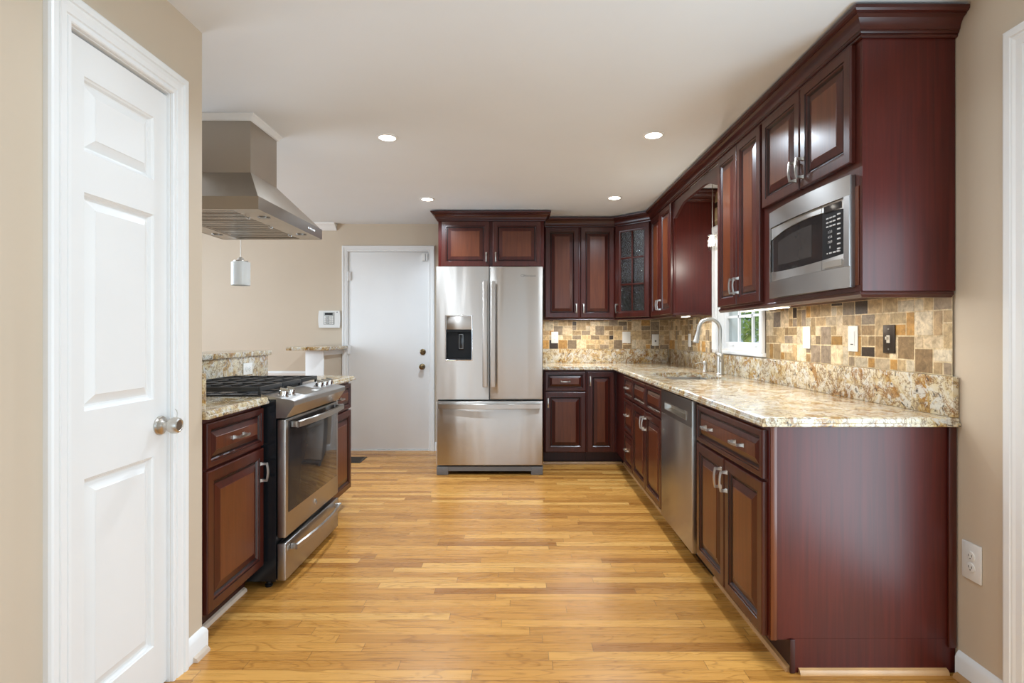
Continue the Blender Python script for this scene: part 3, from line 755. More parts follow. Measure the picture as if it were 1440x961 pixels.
# ------------------------------------------------------------------ countertops
CB, CT = 0.876, 0.908
def nosing(mb, path, out):
    mb.sweep([(x, y, 0) for x, y in path], [(0, CB), (out-0.003, CB), (out, CB+0.003), (out, CB+0.012), (out-0.005, CB+0.0145), (out-0.005, CB+0.019), (out-0.008, CT-0.004), (out-0.012, CT-0.001), (out-0.016, CT), (0, CT)], Z)
SX0, SX1, SY0, SY1 = 0.985, 1.375, 3.545, 4.175
r = None
mb = MB(); ex = FR-0.014; ey = FBY-0.014
ny = 1.928
mb.box(0.205, ex, ey, YB-0.004, CB, CT)
mb.box(ex, XR-0.004, SY1, YB-0.004, CB, CT); mb.box(ex, SX0, SY0, SY1, CB, CT); mb.box(SX1, XR-0.004, SY0, SY1, CB, CT); mb.box(ex, XR-0.004, ny, SY0, CB, CT)
nosing(mb, [(0.205, ey), (ex-0.004, ey), (ex, ey-0.004), (ex, ny), (XR-0.004, ny)], 0.024)
tag(mb.build('countertop', 'granite', loc=(0.87, 4.98, CB)), 'long granite countertop running from refrigerator round the sink to open end', 'countertop')
mb = MB(); cx = FL+0.014
mb.box(PW+0.002, cx, LWE+0.003, 2.561, CB, CT); nosing(mb, [(cx, LWE+0.003), (cx, 2.561)], 0.024)
tag(mb.build('countertop', 'granite', loc=(-1.5, 2.3, CB)), 'short granite countertop between closet wall and range', 'countertop')
mb = MB(); mb.box(PW+0.002, cx, 3.315, 3.875, CB, CT); nosing(mb, [(cx, 3.315), (cx, 3.875), (PW+0.002, 3.875)], 0.024)
tag(mb.build('countertop', 'granite', loc=(-1.5, 3.6, CB)), 'short granite countertop beyond the range near the white door', 'countertop')
# granite upstands and facing
def slab(name, label, b, bev=0.002): return tag(MB().box(*b, bev).build(name, 'granite', loc=(b[0], b[2], b[4])), label, 'backsplash')
BS = 1.052
slab('granite_backsplash', 'granite upstand along the back wall under the tile', (0.205, XR-0.030, YB-0.026, YB-0.004, CT+0.0005, BS))
slab('granite_backsplash', 'granite upstand along the sink wall ending beside the outlet wall', (XR-0.026, XR-0.004, 1.912, YB-0.004, CT+0.0005, BS))
slab('granite_backsplash', 'small granite side splash standing against the closet wall', (PW+0.026, -1.206, LWE+0.001, LWE+0.021, CT+0.0005, BS))
slab('granite_backsplash', 'granite facing of the half wall behind the range', (PW+0.002, PW+0.022, LWE+0.024, 3.897, CT+0.0005, 1.0535))
def ledge(label, b):
    mb = MB().box(*b, 0.006, 3)
    return tag(mb.build('bar_ledge', 'granite', loc=(b[0], b[2], b[4])), label, 'ledge')
ledge('granite bar ledge on the half wall behind the range', (-2.10, -1.795, LWE+0.003, 3.93, 1.0545, 1.088))
ledge('granite ledge on the short white ended wall beside the back door', (-2.16, -1.775, 5.00, YB-0.026, 1.0545, 1.088))

# ------------------------------------------------------------------ tile backsplashes
TONES = [(0.725, 0.628, 0.476), (0.767, 0.691, 0.574), (0.642, 0.544, 0.402), (0.6, 0.492, 0.348), (0.663, 0.503, 0.271), (0.559, 0.492, 0.411), (0.475, 0.409, 0.326), (0.207, 0.157, 0.12), (0.786, 0.733, 0.639), (0.517, 0.461, 0.402)]
WTS = [6, 5, 5, 4, 2.3, 3, 1.8, 0.8, 3.4, 2.4]
def tiles(name, label, Mx, regions, seed):
    rnd = random.Random(seed); g = 0.0475; gr = 0.0026; th = 0.008
    bm = bmesh.new(); lay = bm.loops.layers.color.new('tile_tone')
    def quad(ps, col):
        f = bm.faces.new([bm.verts.new(Mx @ Vector(p)) for p in ps])
        for lp in f.loops: lp[lay] = (*col, 1)
    for (u0, u1, v0, v1) in regions:
        quad([(u0, v0, 0.0068), (u1, v0, 0.0068), (u1, v1, 0.0068), (u0, v1, 0.0068)], (0.84, 0.76, 0.62))
        nu, nv = int(math.ceil((u1-u0)/g-1e-6)), int(math.ceil((v1-v0)/g-1e-6))
        occ = [[False]*nv for _ in range(nu)]
        for i in range(nu):
            for j in range(nv):
                if occ[i][j]: continue
                opts = [(2, 2), (2, 2), (2, 2), (1, 2), (2, 1), (1, 1), (1, 2), (2, 1), (1, 1)]
                rnd.shuffle(opts)
                for (a, b) in opts:
                    if i+a <= nu and j+b <= nv and all(not occ[i+p][j+q] for p in range(a) for q in range(b)): break
                else: a, b = 1, 1
                for p in range(a):
                    for q in range(b): occ[i+p][j+q] = True
                x0, x1 = u0+i*g+gr, min(u0+(i+a)*g, u1)-gr; y0, y1 = v0+j*g+gr, min(v0+(j+b)*g, v1)-gr
                if x1-x0 < 0.006 or y1-y0 < 0.006: continue
                c = rnd.choices(TONES, WTS)[0]; k = rnd.uniform(0.9, 1.12); c = tuple(min(1, x*k) for x in c)
                e = 0.0014
                jt = [rnd.uniform(-0.0007, 0.0007) for _ in range(8)]
                o = [(x0+jt[0], y0+jt[1]), (x1+jt[2], y0+jt[3]), (x1+jt[4], y1+jt[5]), (x0+jt[6], y1+jt[7])]
                q = [(o[0][0]+e, o[0][1]+e), (o[1][0]-e, o[1][1]+e), (o[2][0]-e, o[2][1]-e), (o[3][0]+e, o[3][1]-e)]
                quad([(*p, th) for p in q], c)
                for s in range(4):
                    s2 = (s+1) % 4
                    quad([(*o[s], 0.0066), (*o[s2], 0.0066), (*q[s2], th), (*q[s], th)], c)
    me = bpy.data.meshes.new(name); bm.to_mesh(me); bm.free(); me.materials.append(M['tile'])
    ob = bpy.data.objects.new(name, me); C.objects.link(ob)
    return tag(ob, label, 'backsplash')
tiles('tile_backsplash', 'tumbled travertine mosaic tile on the far wall right of refrigerator', frame((0.2, YB-0.001, 0), (0, -1, 0)), [(0.0, XR-0.2-0.009, BS+0.001, UZ0-0.001)], 5)
# right wall, u from the far corner towards the camera
FW = frame((XR-0.001, YB-0.001, 0), (-1, 0, 0))
yu = lambda y: YB-0.001-y
tiles('tile_backsplash', 'tumbled travertine mosaic tile around the sink window and outlets', FW,
      [(0.010, yu(4.325), BS+0.001, UZ0-0.001), (yu(3.404), yu(1.936), BS+0.001, UZ0-0.001), (yu(4.307), yu(3.307), WZ1+0.068, 2.33), (yu(3.412), yu(3.307), UZ0-0.001, WZ1+0.067)], 11)

# ------------------------------------------------------------------ refrigerator
FX0, FX1, FY = -0.718, 0.191, 4.636
r = thing('refrigerator', 'stainless french door refrigerator with water dispenser beside the white door', 'refrigerator', ((FX0+FX1)/2, 5.0, 0))
F = frame((FX0, FY, 0), (0, -1, 0)); W = FX1-FX0
MB(F).box(0.004, W-0.004, 0.03, 1.772, -0.86, -0.072).build('body', 'gray_plastic', r)
SP = FX0*0+(-0.267-FX0)
HOLE = (0.081, 0.303, 0.985, 1.36)
mb = MB(F); x0, x1 = 0.0, SP-0.003; z0, z1 = 0.648, 1.782
# left door built as a ring around the dispenser opening
h = HOLE
mb.box(x0, h[0], z0, z1, -0.065, 0, 0.0); mb.box(h[1], x1, z0, z1, -0.065, 0, 0.0); mb.box(h[0], h[1], z0, h[2], -0.065, 0); mb.box(h[0], h[1], h[3], z1, -0.065, 0)
ld = mb.build('door', 'steel', r)
mb = MB(F)
mb.rings(h[0]-0.006, h[1]+0.006, h[2]-0.006, h[3]+0.006, [(0, 0.0005), (0, 0.003), (0.002, 0.004), (0.006, 0.004), (0.008, 0.002), (0.008, -0.010)], fill=False)
mb.build('dispenser_bezel', 'chrome', ld)
mb = MB(F); mb.box(h[0]+0.001, h[1]-0.001, 1.245, h[3]-0.001, -0.03, -0.002, 0.003); mb.build('dispenser_panel', 'steel', ld)
mb = MB(F)
mb.box(h[0]+0.001, h[1]-0.001, h[2]+0.001, 1.244, -0.062, -0.055); mb.box(h[0]+0.001, h[0]+0.004, h[2]+0.001, 1.244, -0.055, -0.002); mb.box(h[1]-0.004, h[1]-0.001, h[2]+0.001, 1.244, -0.055, -0.002)
mb.box(h[0]+0.004, h[1]-0.004, h[2]+0.001, h[2]+0.012, -0.055, 0.004, 0.002); mb.box(h[0]+0.004, h[1]-0.004, 1.225, 1.244, -0.055, -0.003)
mb.build('dispenser_recess', 'black_plastic', ld)
mb = MB(F); mb.box(0.182, 0.232, 1.07, 1.215, -0.0545, -0.040, 0.004); pd = mb.build('dispenser_paddle', 'black_gloss', ld)
mb = MB(F); mb.rings(0.188, 0.226, 1.08, 1.205, [(0, -0.0399), (0.001, -0.037), (0.004, -0.037), (0.005, -0.0399)], fill=False); mb.build('paddle_trim', 'steel_dark', ld)
rd = MB(F).box(SP+0.003, W, z0, z1, -0.065, 0, 0.008, 3).build('door', 'steel', r)
for d_, u in ((ld, SP-0.034), (rd, SP+0.034)):
    mb = MB(F); mb.box(u-0.021, u+0.021, 0.757, 1.652, 0.040, 0.054, 0.004, 3)
    for z in (0.775, 1.615): mb.box(u-0.014, u+0.014, z, z+0.02, 0.0005, 0.040)
    mb.build('handle', 'steel', d_)
fd = MB(F).box(0.0, W, 0.085, 0.634, -0.065, 0, 0.008, 3).build('freezer_drawer', 'steel', r)
mb = MB(F); q = []; m = 20
for i in range(m+1):
    a = i/m; u = 0.022+(W-0.044)*a; n = 0.034+0.034*math.sin(PI*a)
    q += [(u, 0.572, n-0.006), (u, 0.616, n-0.006), (u, 0.612, n+0.006), (u, 0.576, n+0.006)]
mb.faces(q, [[3, 2, 1, 0], [4*m, 4*m+1, 4*m+2, 4*m+3]]+[[4*k_+i, 4*k_+(i+1) % 4, 4*k_+4+(i+1) % 4, 4*k_+4+i] for k_ in range(m) for i in range(4)])
mb.box(0.024, 0.044, 0.574, 0.614, 0.0005, 0.028); mb.box(W-0.044, W-0.024, 0.574, 0.614, 0.0005, 0.028)
mb.build('handle', 'steel', fd, angle=0.5)
mb = MB(F); mb.box(0.0, 0.10, 0.001, 0.072, -0.07, -0.012, 0.003); mb.box(W-0.10, W, 0.001, 0.072, -0.07, -0.012, 0.003); mb.box(0.10, W-0.10, 0.034, 0.072, -0.07, -0.014)
mb.build('base_grille', 'gray_plastic', r)
text('brand_lettering', 'Whirlpool', F, W-0.115, 1.702, 0.0003, 0.026, 'gray_plastic', rd)
mb = MB(F); mb.tube([(W-0.172+0.012*math.cos(a*0.5)*1.4, 1.704+0.010*math.sin(a*0.5), 0.001) for a in range(0, 12)], 0.0012, 6); mb.build('brand_swirl', 'gray_plastic', rd)

# ------------------------------------------------------------------ dishwasher
r = thing('dishwasher', 'stainless dishwasher between sink base and wide end cabinet', 'dishwasher', (FR, 3.04, 0))
F = frame((FR-0.022, 3.335, 0), (-1, 0, 0)); W = 0.590
MB(F).box(-0.004, W+0.05, 0.10, 0.868, -0.60, -0.055).build('tub', 'black_plastic', r)
P_ = (0.085, 0.505, 0.755, 0.800)
mb = MB(F)
mb.box(0.0, W, 0.097, 0.728, -0.05, 0.0, 0.003); dd = mb.build('door', 'steel_range', r)
mb = MB(F)
mb.box(0.0, P_[0], 0.7285, 0.866, -0.05, 0); mb.box(P_[1], W, 0.7285, 0.866, -0.05, 0); mb.box(P_[0], P_[1], 0.7285, P_[2], -0.05, 0); mb.box(P_[0], P_[1], P_[3], 0.866, -0.05, 0)
mb.build('control_panel', 'steel_dark', r)
mb = MB(F); mb.rings(P_[0], P_[1], P_[2], P_[3], [(0, 0.0005), (0.0, 0.003), (0.004, 0.003), (0.006, -0.02), (0.012, -0.035)]); mb.build('pocket_handle', 'nickel', r)
MB(F).box(0.0, W+0.05, 0.001, 0.095, -0.5, -0.09).build('toe_panel', 'black_plastic', r)
MB(F).box(W-0.0005, W+0.005, 0.097, 0.866, -0.05, -0.001, 0.001).build('edge_trim', 'nickel', r)

# ------------------------------------------------------------------ range
r = thing('gas_range', 'stainless slide in gas range with black grates below the hood', 'range', (-1.45, 2.94, 0))
F = frame((-1.15, 2.565, 0), (1, 0, 0)); W = 0.745
MB(F).box(0.0, W, 0.035, 0.893, -0.60, -0.004).build('body', 'black_gloss', r)
for u in (0.03, W-0.03):
    for n in (-0.55, -0.05): MB(F).lathe([(0.016, 0.001), (0.018, 0.012), (0.012, 0.016), (0.012, 0.034)], (u, 0, n), (0, 1, 0), 14).build('leveling_foot', 'black_plastic', r)
MB(F).box(0.0, W, 0.8935, 0.916, -0.60, -0.075, 0.003).build('cooktop', 'black_gloss', r)
cp = MB(F)
pr = [(0.918, -0.074), (0.889, 0.078), (0.884, 0.083), (0.864, 0.083), (0.858, 0.078), (0.806, 0.042), (0.806, -0.003), (0.8945, -0.003), (0.8945, -0.074)]
# prism over u: local axis 0, points (v, n)
cp.prism(pr, 0, 0.0, W)
cpo = cp.build('control_panel', 'steel_range', r)
sl = Vector((0.889-0.918, 0.078+0.074)); sl.normalize()       # (v, n) direction down the slope
def on_slope(u, tt, h=0.0):
    v = 0.918+sl[0]*tt - (-sl[1])*0; n = -0.074+sl[1]*tt
    return (u, 0.918+sl[0]*tt+sl[1]*h, -0.074+sl[1]*tt-sl[0]*h)
ax = Vector((0, sl[1], -sl[0]))
for u in (0.062, 0.142, 0.530, 0.610, 0.688):
    c = on_slope(u, 0.078, 0.0008)
    kb = MB(F); kb.lathe([(0.027, 0), (0.027, 0.003), (0.0215, 0.005), (0.0205, 0.024), (0.0195, 0.027), (0.0, 0.027)], c, ax, 24)
    ko = kb.build('knob', 'chrome', cpo)
    kb = MB(F)
    t0 = Vector(on_slope(u, 0.078, 0.0278)); dirs = Vector((0, sl[0], sl[1]))
    q = []
    for hh in (0.0, 0.010):
        for su, st in ((-0.005, -0.019), (0.005, -0.019), (0.005, 0.019), (-0.005, 0.019)):
            q.append(t0+Vector((su, 0, 0))+dirs*st+ax*hh)
    kb.faces(q, [[3, 2, 1, 0], [4, 5, 6, 7], [0, 1, 5, 4], [1, 2, 6, 5], [2, 3, 7, 6], [3, 0, 4, 7]])
    kb.build('grip', 'nickel', ko)
def slope_patch(name, u0, u1, t0, t1, mat, h=0.001):
    kb = MB(F); q = [on_slope(u, t, hh) for hh in (0.0002, h) for u, t in ((u0, t0), (u1, t0), (u1, t1), (u0, t1))]
    kb.faces(q, [[3, 2, 1, 0], [4, 5, 6, 7], [0, 1, 5, 4], [1, 2, 6, 5], [2, 3, 7, 6], [3, 0, 4, 7]]); return kb.build(name, mat, cpo)
slope_patch('display', 0.215, 0.455, 0.018, 0.128, 'steel_dark')
slope_patch('sticker', 0.375, 0.425, 0.095, 0.120, 'white_plastic', 0.0014)
od = MB(F).box(0.003, W-0.003, 0.238, 0.798, 0.0, 0.041, 0.006, 3).build('oven_door', 'steel_range', r)
MB(F).box(0.034, W-0.034, 0.352, 0.788, 0.0412, 0.0432, 0.0008).build('oven_window', 'black_glass', od)
def bow(parent, v, hgt, n0, bowd, u0, u1, name='handle'):
    mb = MB(F); q = []; m = 20
    for i in range(m+1):
        a = i/m; u = u0+(u1-u0)*a; n = n0+bowd*math.sin(PI*a)
        q += [(u, v-hgt/2, n-0.005), (u, v+hgt/2, n-0.005), (u, v+hgt/2-0.003, n+0.006), (u, v-hgt/2+0.003, n+0.006)]
    mb.faces(q, [[3, 2, 1, 0], [4*m, 4*m+1, 4*m+2, 4*m+3]]+[[4*k_+i, 4*k_+(i+1) % 4, 4*k_+4+(i+1) % 4, 4*k_+4+i] for k_ in range(m) for i in range(4)])
    for a, b in ((u0, u0+0.020), (u1-0.020, u1)): mb.box(a, b, v-hgt/2+0.002, v+hgt/2-0.002, 0.0440, n0-0.002, 0.002)
    return mb.build(name, 'steel', parent, angle=0.5)
bow(od, 0.770, 0.032, 0.085, 0.022, 0.045, W-0.045)
eb = MB(F); eb.lathe([(0.017, 0.0415), (0.017, 0.0435), (0.0155, 0.0440), (0.0, 0.0440)], (0.375, 0.298, 0), (0, 0, 1), 28)
emb = eb.build('emblem', 'chrome', od)
eb = MB(F); eb.tube([(0.375+0.0135*math.cos(a*PI/14), 0.298+0.0135*math.sin(a*PI/14), 0.0444) for a in range(29)], 0.0008, 6); eb.build('emblem_ring', 'gray_plastic', emb)
text('emblem_letters', 'GE', F, 0.375, 0.298, 0.0445, 0.016, 'gray_plastic', emb)
sd = MB(F).box(0.003, W-0.003, 0.036, 0.212, 0.0, 0.041, 0.006, 3).build('storage_drawer', 'steel_range', r)
bow(sd, 0.180, 0.028, 0.072, 0.022, 0.050, W-0.050)
# grates and burners
for gi in range(3):
    a, b = 0.012+gi*0.2415, 0.012+gi*0.2415+0.237
    mb = MB(F); n0_, n1_ = -0.585, -0.088; bt, tp = 0.9375, 0.9525; bw = 0.0065
    for n in (n0_, n1_): mb.box(a, b, bt-0.006, tp, n-bw, n+bw, 0.002)
    for u in (a+bw, b-bw): mb.box(u-bw, u+bw, bt-0.006, tp, n0_+bw, n1_-bw, 0.002)
    for n in (-0.485, -0.385, -0.285, -0.185): mb.box(a+2*bw, b-2*bw, bt, tp, n-0.005, n+0.005, 0.002)
    mb.box((a+b)/2-0.005, (a+b)/2+0.005, bt, tp-0.001, n0_+bw, n1_-bw, 0.002)
    for u in (a+bw, b-bw):
        for n in (n0_, n1_): mb.box(u-bw, u+bw, 0.9165, bt-0.006, n-bw, n+bw)
    mb.build('grate', 'black_iron', r)
for u, n in ((0.13, -0.20), (0.13, -0.47), (0.372, -0.335), (0.615, -0.20), (0.615, -0.47)):
    MB(F).lathe([(0.050, 0.9163), (0.048, 0.922), (0.036, 0.923), (0.036, 0.931), (0.030, 0.934), (0, 0.934)], (u, 0, n), (0, 1, 0), 24).build('burner', 'black_iron', r)

# ------------------------------------------------------------------ range hood
r = thing('range_hood', 'stainless chimney range hood hanging from ceiling above the range', 'range hood', (-1.54, 2.98, 1.79))
hx0, hx1, hy0, hy1, hz0, hz1 = -1.850, -1.235, 2.563, 3.385, 1.792, 1.854
cx0, cx1, cy0, cy1, cz = -1.676, -1.404, 2.830, 3.135, 2.045
mb = MB(); t = 0.004
mb.box(hx1-t, hx1, hy0, hy1, hz0, hz1); mb.box(hx0, hx0+t, hy0, hy1, hz0, hz1); mb.box(hx0+t, hx1-t, hy0, hy0+t, hz0, hz1); mb.box(hx0+t, hx1-t, hy1-t, hy1, hz0, hz1)
g = 0.004
mb.faces([(hx0+g, hy0+g, hz1), (hx1-g, hy0+g, hz1), (hx1-g, hy1-g, hz1), (hx0+g, hy1-g, hz1), (cx0, cy0, cz), (cx1, cy0, cz), (cx1, cy1, cz), (cx0, cy1, cz)],
         [[0, 1, 5, 4], [1, 2, 6, 5], [2, 3, 7, 6], [3, 0, 4, 7]])
mb.build('canopy', 'steel_hood', r, angle=0.3)
MB().box(cx0+0.001, cx1-0.001, cy0+0.001, cy1-0.001, cz+0.0005, CZ-0.002).build('chimney', 'steel_hood', r)
mb = MB(); zb = hz0+0.001
fx0, fx1, fy0, fy1 = hx0+0.11, hx1-0.125, hy0+0.035, hy1-0.035
mb.box(fx1, hx1-t, hy0+t, hy1-t, zb, zb+0.004); mb.box(hx0+t, fx0, hy0+t, hy1-t, zb, zb+0.004); mb.box(fx0, fx1, hy0+t, fy0, zb, zb+0.004); mb.box(fx0, fx1, fy1, hy1-t, zb, zb+0.004)
mb.build('bottom_plate', 'steel_hood', r)
fw = (fy1-fy0)/3
for i in range(3):
    a, b = fy0+i*fw+0.002, fy0+(i+1)*fw-0.002
    mb = MB(); mb.box(fx0, fx1, a, b, zb+0.016, zb+0.020)
    mb.box(fx0, fx0+0.014, a, b, zb+0.002, zb+0.016); mb.box(fx1-0.014, fx1, a, b, zb+0.002, zb+0.016); mb.box(fx0+0.014, fx1-0.014, a, a+0.008, zb+0.002, zb+0.016); mb.box(fx0+0.014, fx1-0.014, b-0.008, b, zb+0.002, zb+0.016)
    ns = 7
    for j in range(ns):
        y = a+0.014+(b-a-0.028)*(j+0.5)/ns
        mb.box(fx0+0.014, fx1-0.014, y-0.0085, y+0.0085, zb+0.003, zb+0.006)
    fo = mb.build('filter', 'steel_hood', r)
    ym = (a+b)/2
    MB().tube([(fx1-0.007, ym-0.02, zb+0.0018), (fx1-0.007, ym-0.02, zb-0.010), (fx1-0.007, ym+0.02, zb-0.010), (fx1-0.007, ym+0.02, zb+0.0018)], 0.003, 8).build('filter_handle', 'chrome', fo)
for x, y in ((hx1-0.062, 2.75), (hx1-0.062, 3.22), (hx0+0.055, 2.75), (hx0+0.055, 3.22)):
    MB().lathe([(0.030, zb-0.003), (0.030, zb-0.0005)], (x, y, 0), Z, 24).lathe([(0.022, zb-0.0045), (0.022, zb-0.0031)], (x, y, 0), Z, 24).build('hood_lamp', 'steel_dark', r)
for i in range(5):
    MB().box(hx1+0.0003, hx1+0.002, 3.16+i*0.023, 3.16+i*0.023+0.014, 1.818, 1.828, 0.0005).build('button', 'print_white', r)
mb = MB(); TRIM = [(0, 0), (0.026, 0), (0.025, -0.006), (0.018, -0.012), (0.010, -0.024), (0.005, -0.031), (0, -0.033)]
zc = CZ-0.0008
mb.sweep([(cx0, cy0, zc), (cx1, cy0, zc), (cx1, cy1, zc), (cx0, cy1, zc)], TRIM, Z, closed=True)
struct('trim_11', mb.build('trim_11', 'white'))

# ------------------------------------------------------------------ microwave
r = thing('microwave', 'built in stainless microwave below the two cabinet doors', 'microwave', (UX, 2.3, 1.38))
F = frame((UX-0.0015, 2.605, 0), (-1, 0, 0)); W = 0.637
MB(F).box(0.03, W-0.03, 1.412, 1.755, -0.29, -0.024).build('case', 'steel_dark', r)
# trim kit: bowed surround as top, bottom, side pieces
IZ0, IZ1 = 1.452, 1.704
def bowed(mb, u0, u1, v0, v1, n0, n1, bw, m=14):
    q = []
    for i in range(m+1):
        u = u0+(u1-u0)*i/m; b_ = bw*(1-(2*(u/W)-1)**2)
        q += [(u, v0, n0), (u, v1, n0), (u, v1, n1+b_), (u, v0, n1+b_)]
    mb.faces(q, [[3, 2, 1, 0], [4*m, 4*m+1, 4*m+2, 4*m+3]]+[[4*k_+i, 4*k_+(i+1) % 4, 4*k_+4+(i+1) % 4, 4*k_+4+i] for k_ in range(m) for i in range(4)])
mb = MB(F)
bowed(mb, 0, W, IZ1+0.002, 1.780, 0.0, 0.020, 0.018); bowed(mb, 0, W, 1.372, IZ0-0.002, 0.0, 0.020, 0.018)
mb.box(0.0, 0.012, IZ0-0.002, IZ1+0.002, 0.0, 0.020); mb.box(W-0.034, W, IZ0-0.002, IZ1+0.002, 0.0, 0.023)
mb.build('trim_kit', 'steel_range', r, angle=0.5)
mb = MB(F); CPU = 0.468
# door: steel with arched black window; built as column strips so the window edge curves
def arc_top(u): a = (u-0.012)/(W-0.034-0.012); return 1.640+0.040*(1-(2*a*0.75-0.9)**2)
def arc_bot(u): a = (u-0.012)/(W-0.034-0.012); return 1.507-0.020*(1-(2*a*0.75-0.7)**2)
def strips(mb, u0, u1, f0, f1, n0, n1, m=20):
    q = []
    for i in range(m+1):
        u = u0+(u1-u0)*i/m; b_ = 0.016*(1-(2*(u/W)-1)**2)
        q += [(u, f0(u), n0), (u, f1(u), n0), (u, f1(u), n1+b_), (u, f0(u), n1+b_)]
    mb.faces(q, [[3, 2, 1, 0], [4*m, 4*m+1, 4*m+2, 4*m+3]]+[[4*k_+i, 4*k_+(i+1) % 4, 4*k_+4+(i+1) % 4, 4*k_+4+i] for k_ in range(m) for i in range(4)])
ud0, ud1 = 0.014, W-0.037
strips(mb, ud0, CPU-0.001, arc_top, lambda u: IZ1, 0.002, 0.016); strips(mb, ud0, CPU-0.001, lambda u: IZ0, arc_bot, 0.002, 0.016)
md = mb.build('door', 'steel', r, angle=0.5)
mb = MB(F); strips(mb, ud0, CPU-0.001, lambda u: arc_bot(u)+0.0005, lambda u: arc_top(u)-0.0005, 0.002, 0.012); mb.build('window', 'black_glass', md, angle=0.5)
mb = MB(F); strips(mb, ud0+0.075, CPU-0.075, lambda u: arc_bot(u)+0.030, lambda u: arc_top(u)-0.032, 0.0125, 0.0128); mb.build('window_mesh', 'oven_mesh', md, angle=0.5)
mb = MB(F); strips(mb, CPU+0.001, ud1, arc_top, lambda u: IZ1, 0.002, 0.016); strips(mb, CPU+0.001, ud1, lambda u: IZ0, arc_bot, 0.002, 0.016); mb.box(CPU+0.001, ud1, IZ0+0.002, IZ1-0.002, 0.0, 0.0025); cpn = mb.build('control_surround', 'steel', r, angle=0.5)
mb = MB(F); strips(mb, CPU+0.001, ud1, lambda u: arc_bot(u)+0.0005, lambda u: arc_top(u)-0.0005, 0.002, 0.014); kp = mb.build('keypad', 'black_plastic', r, angle=0.5)
mb = MB(F); strips(mb, CPU+0.016, ud1-0.014, lambda u: 1.672, lambda u: 1.697, 0.016, 0.0175, 4); mb.build('display', 'black_glass', cpn, angle=0.5)
mb = MB(F); strips(mb, CPU+0.012, ud1-0.010, lambda u: IZ0+0.006, lambda u: IZ0+0.030, 0.016, 0.0185, 4); mb.build('open_button', 'nickel', cpn, angle=0.5)
for i, row in enumerate(('1 2 3', '4 5 6', '7 8 9', '0')):
    text('digits', row, F, CPU+0.052, 1.594-i*0.0195, 0.0255-0.0006*0, 0.014, 'print_white', kp)
mb = MB(F)
for i in range(3):
    for j in range(3): mb.box(CPU+0.026+j*0.022, CPU+0.041+j*0.022, 1.646-i*0.016, 1.651-i*0.016, 0.0225, 0.0255)
for i in range(8): mb.box(CPU+0.095, CPU+0.113, 1.650-i*0.0185, 1.655-i*0.0185, 0.0200, 0.0235)
for j in range(4): mb.box(CPU+0.020+j*0.025, CPU+0.036+j*0.025, 1.511, 1.516, 0.0200, 0.0250)
mb.build('button_marks', 'print_white', kp)

# ------------------------------------------------------------------ sink, faucet, soap dispenser
r = thing('sink', 'undermount stainless sink below the window', 'sink', ((SX0+SX1)/2, (SY0+SY1)/2, 0.70))
mb = MB(); a, b, c, d = SX0-0.010, SX1+0.010, SY0-0.010, SY1+0.010
mb.prism([(a, c), (b, c), (b, d), (a, d)], 2, 0.694, 0.698)
mb.box(a, a+0.003, c, d, 0.698, 0.8755); mb.box(b-0.003, b, c, d, 0.698, 0.8755); mb.box(a+0.003, b-0.003, c, c+0.003, 0.698, 0.8755); mb.box(a+0.003, b-0.003, d-0.003, d, 0.698, 0.8755)
mb.box(a+0.003, b-0.003, 3.85, 3.862, 0.698, 0.845, 0.004)
mb.build('basin', 'steel', r)
for y in (3.69, 4.02): MB().lathe([(0.042, 0.6985), (0.044, 0.701), (0.032, 0.702), (0.028, 0.699), (0, 0.699)], ((SX0+SX1)/2+0.05, y, 0), Z, 24).build('drain', 'chrome', r)
fx, fy, fz = 1.462, 3.985, CT+0.001
r = thing('faucet', 'brushed steel gooseneck pull down faucet behind the sink', 'faucet', (fx, fy, fz))
MB().lathe([(0.030, 0), (0.030, 0.006), (0.026, 0.010), (0.025, 0.020), (0.0245, 0.135), (0.022, 0.150), (0.016, 0.156), (0.0, 0.156)], (fx, fy, fz), Z, 28).build('base', 'nickel', r)
pts = [(fx, fy, fz+0.1565), (fx, fy, fz+0.25), (fx, fy, 1.235)]
R_ = 0.080
for i in range(1, 17):
    a = PI*i/16; pts.append((fx-R_+R_*math.cos(a), fy, 1.235+R_*math.sin(a)))
pts.append((fx-2*R_-0.003, fy, 1.222))
MB().tube(pts, 0.0130, 16).build('spout', 'nickel', r)
hx = fx-2*R_
MB().tube([(hx-0.003, fy, 1.2215), (hx-0.006, fy, 1.205), (hx-0.014, fy, 1.165), (hx-0.019, fy, 1.145), (hx-0.020, fy, 1.140)], [0.0145, 0.016, 0.020, 0.0225, 0.019], 18).build('spray_head', 'nickel', r)
MB().lathe([(0.013, 0.0252), (0.013, 0.034), (0.009, 0.040), (0, 0.040)], (fx, fy, fz+0.105), (0.0, -1, 0), 16).tube([(fx, fy-0.038, fz+0.105), (fx-0.018, fy-0.045, fz+0.130), (fx-0.055, fy-0.050, fz+0.165)], [0.008, 0.007, 0.005], 10).build('lever', 'nickel', r)
r = thing('soap_dispenser', 'small steel soap pump on the granite beside the faucet', 'soap dispenser', (1.45, 4.275, CT+0.001))
MB().lathe([(0.022, 0), (0.022, 0.004), (0.016, 0.008), (0.0155, 0.045), (0.012, 0.050), (0, 0.050)], (1.45, 4.275, CT+0.001), Z, 20).build('base', 'nickel', r)
MB().lathe([(0.014, 0.0502), (0.016, 0.062), (0.015, 0.080), (0.010, 0.084), (0, 0.084)], (1.45, 4.275, CT+0.001), Z, 20).tube([(1.437, 4.275, CT+0.071), (1.40, 4.275, CT+0.073), (1.375, 4.275, CT+0.064)], [0.006, 0.005, 0.0042], 10).build('pump_head', 'nickel', r)

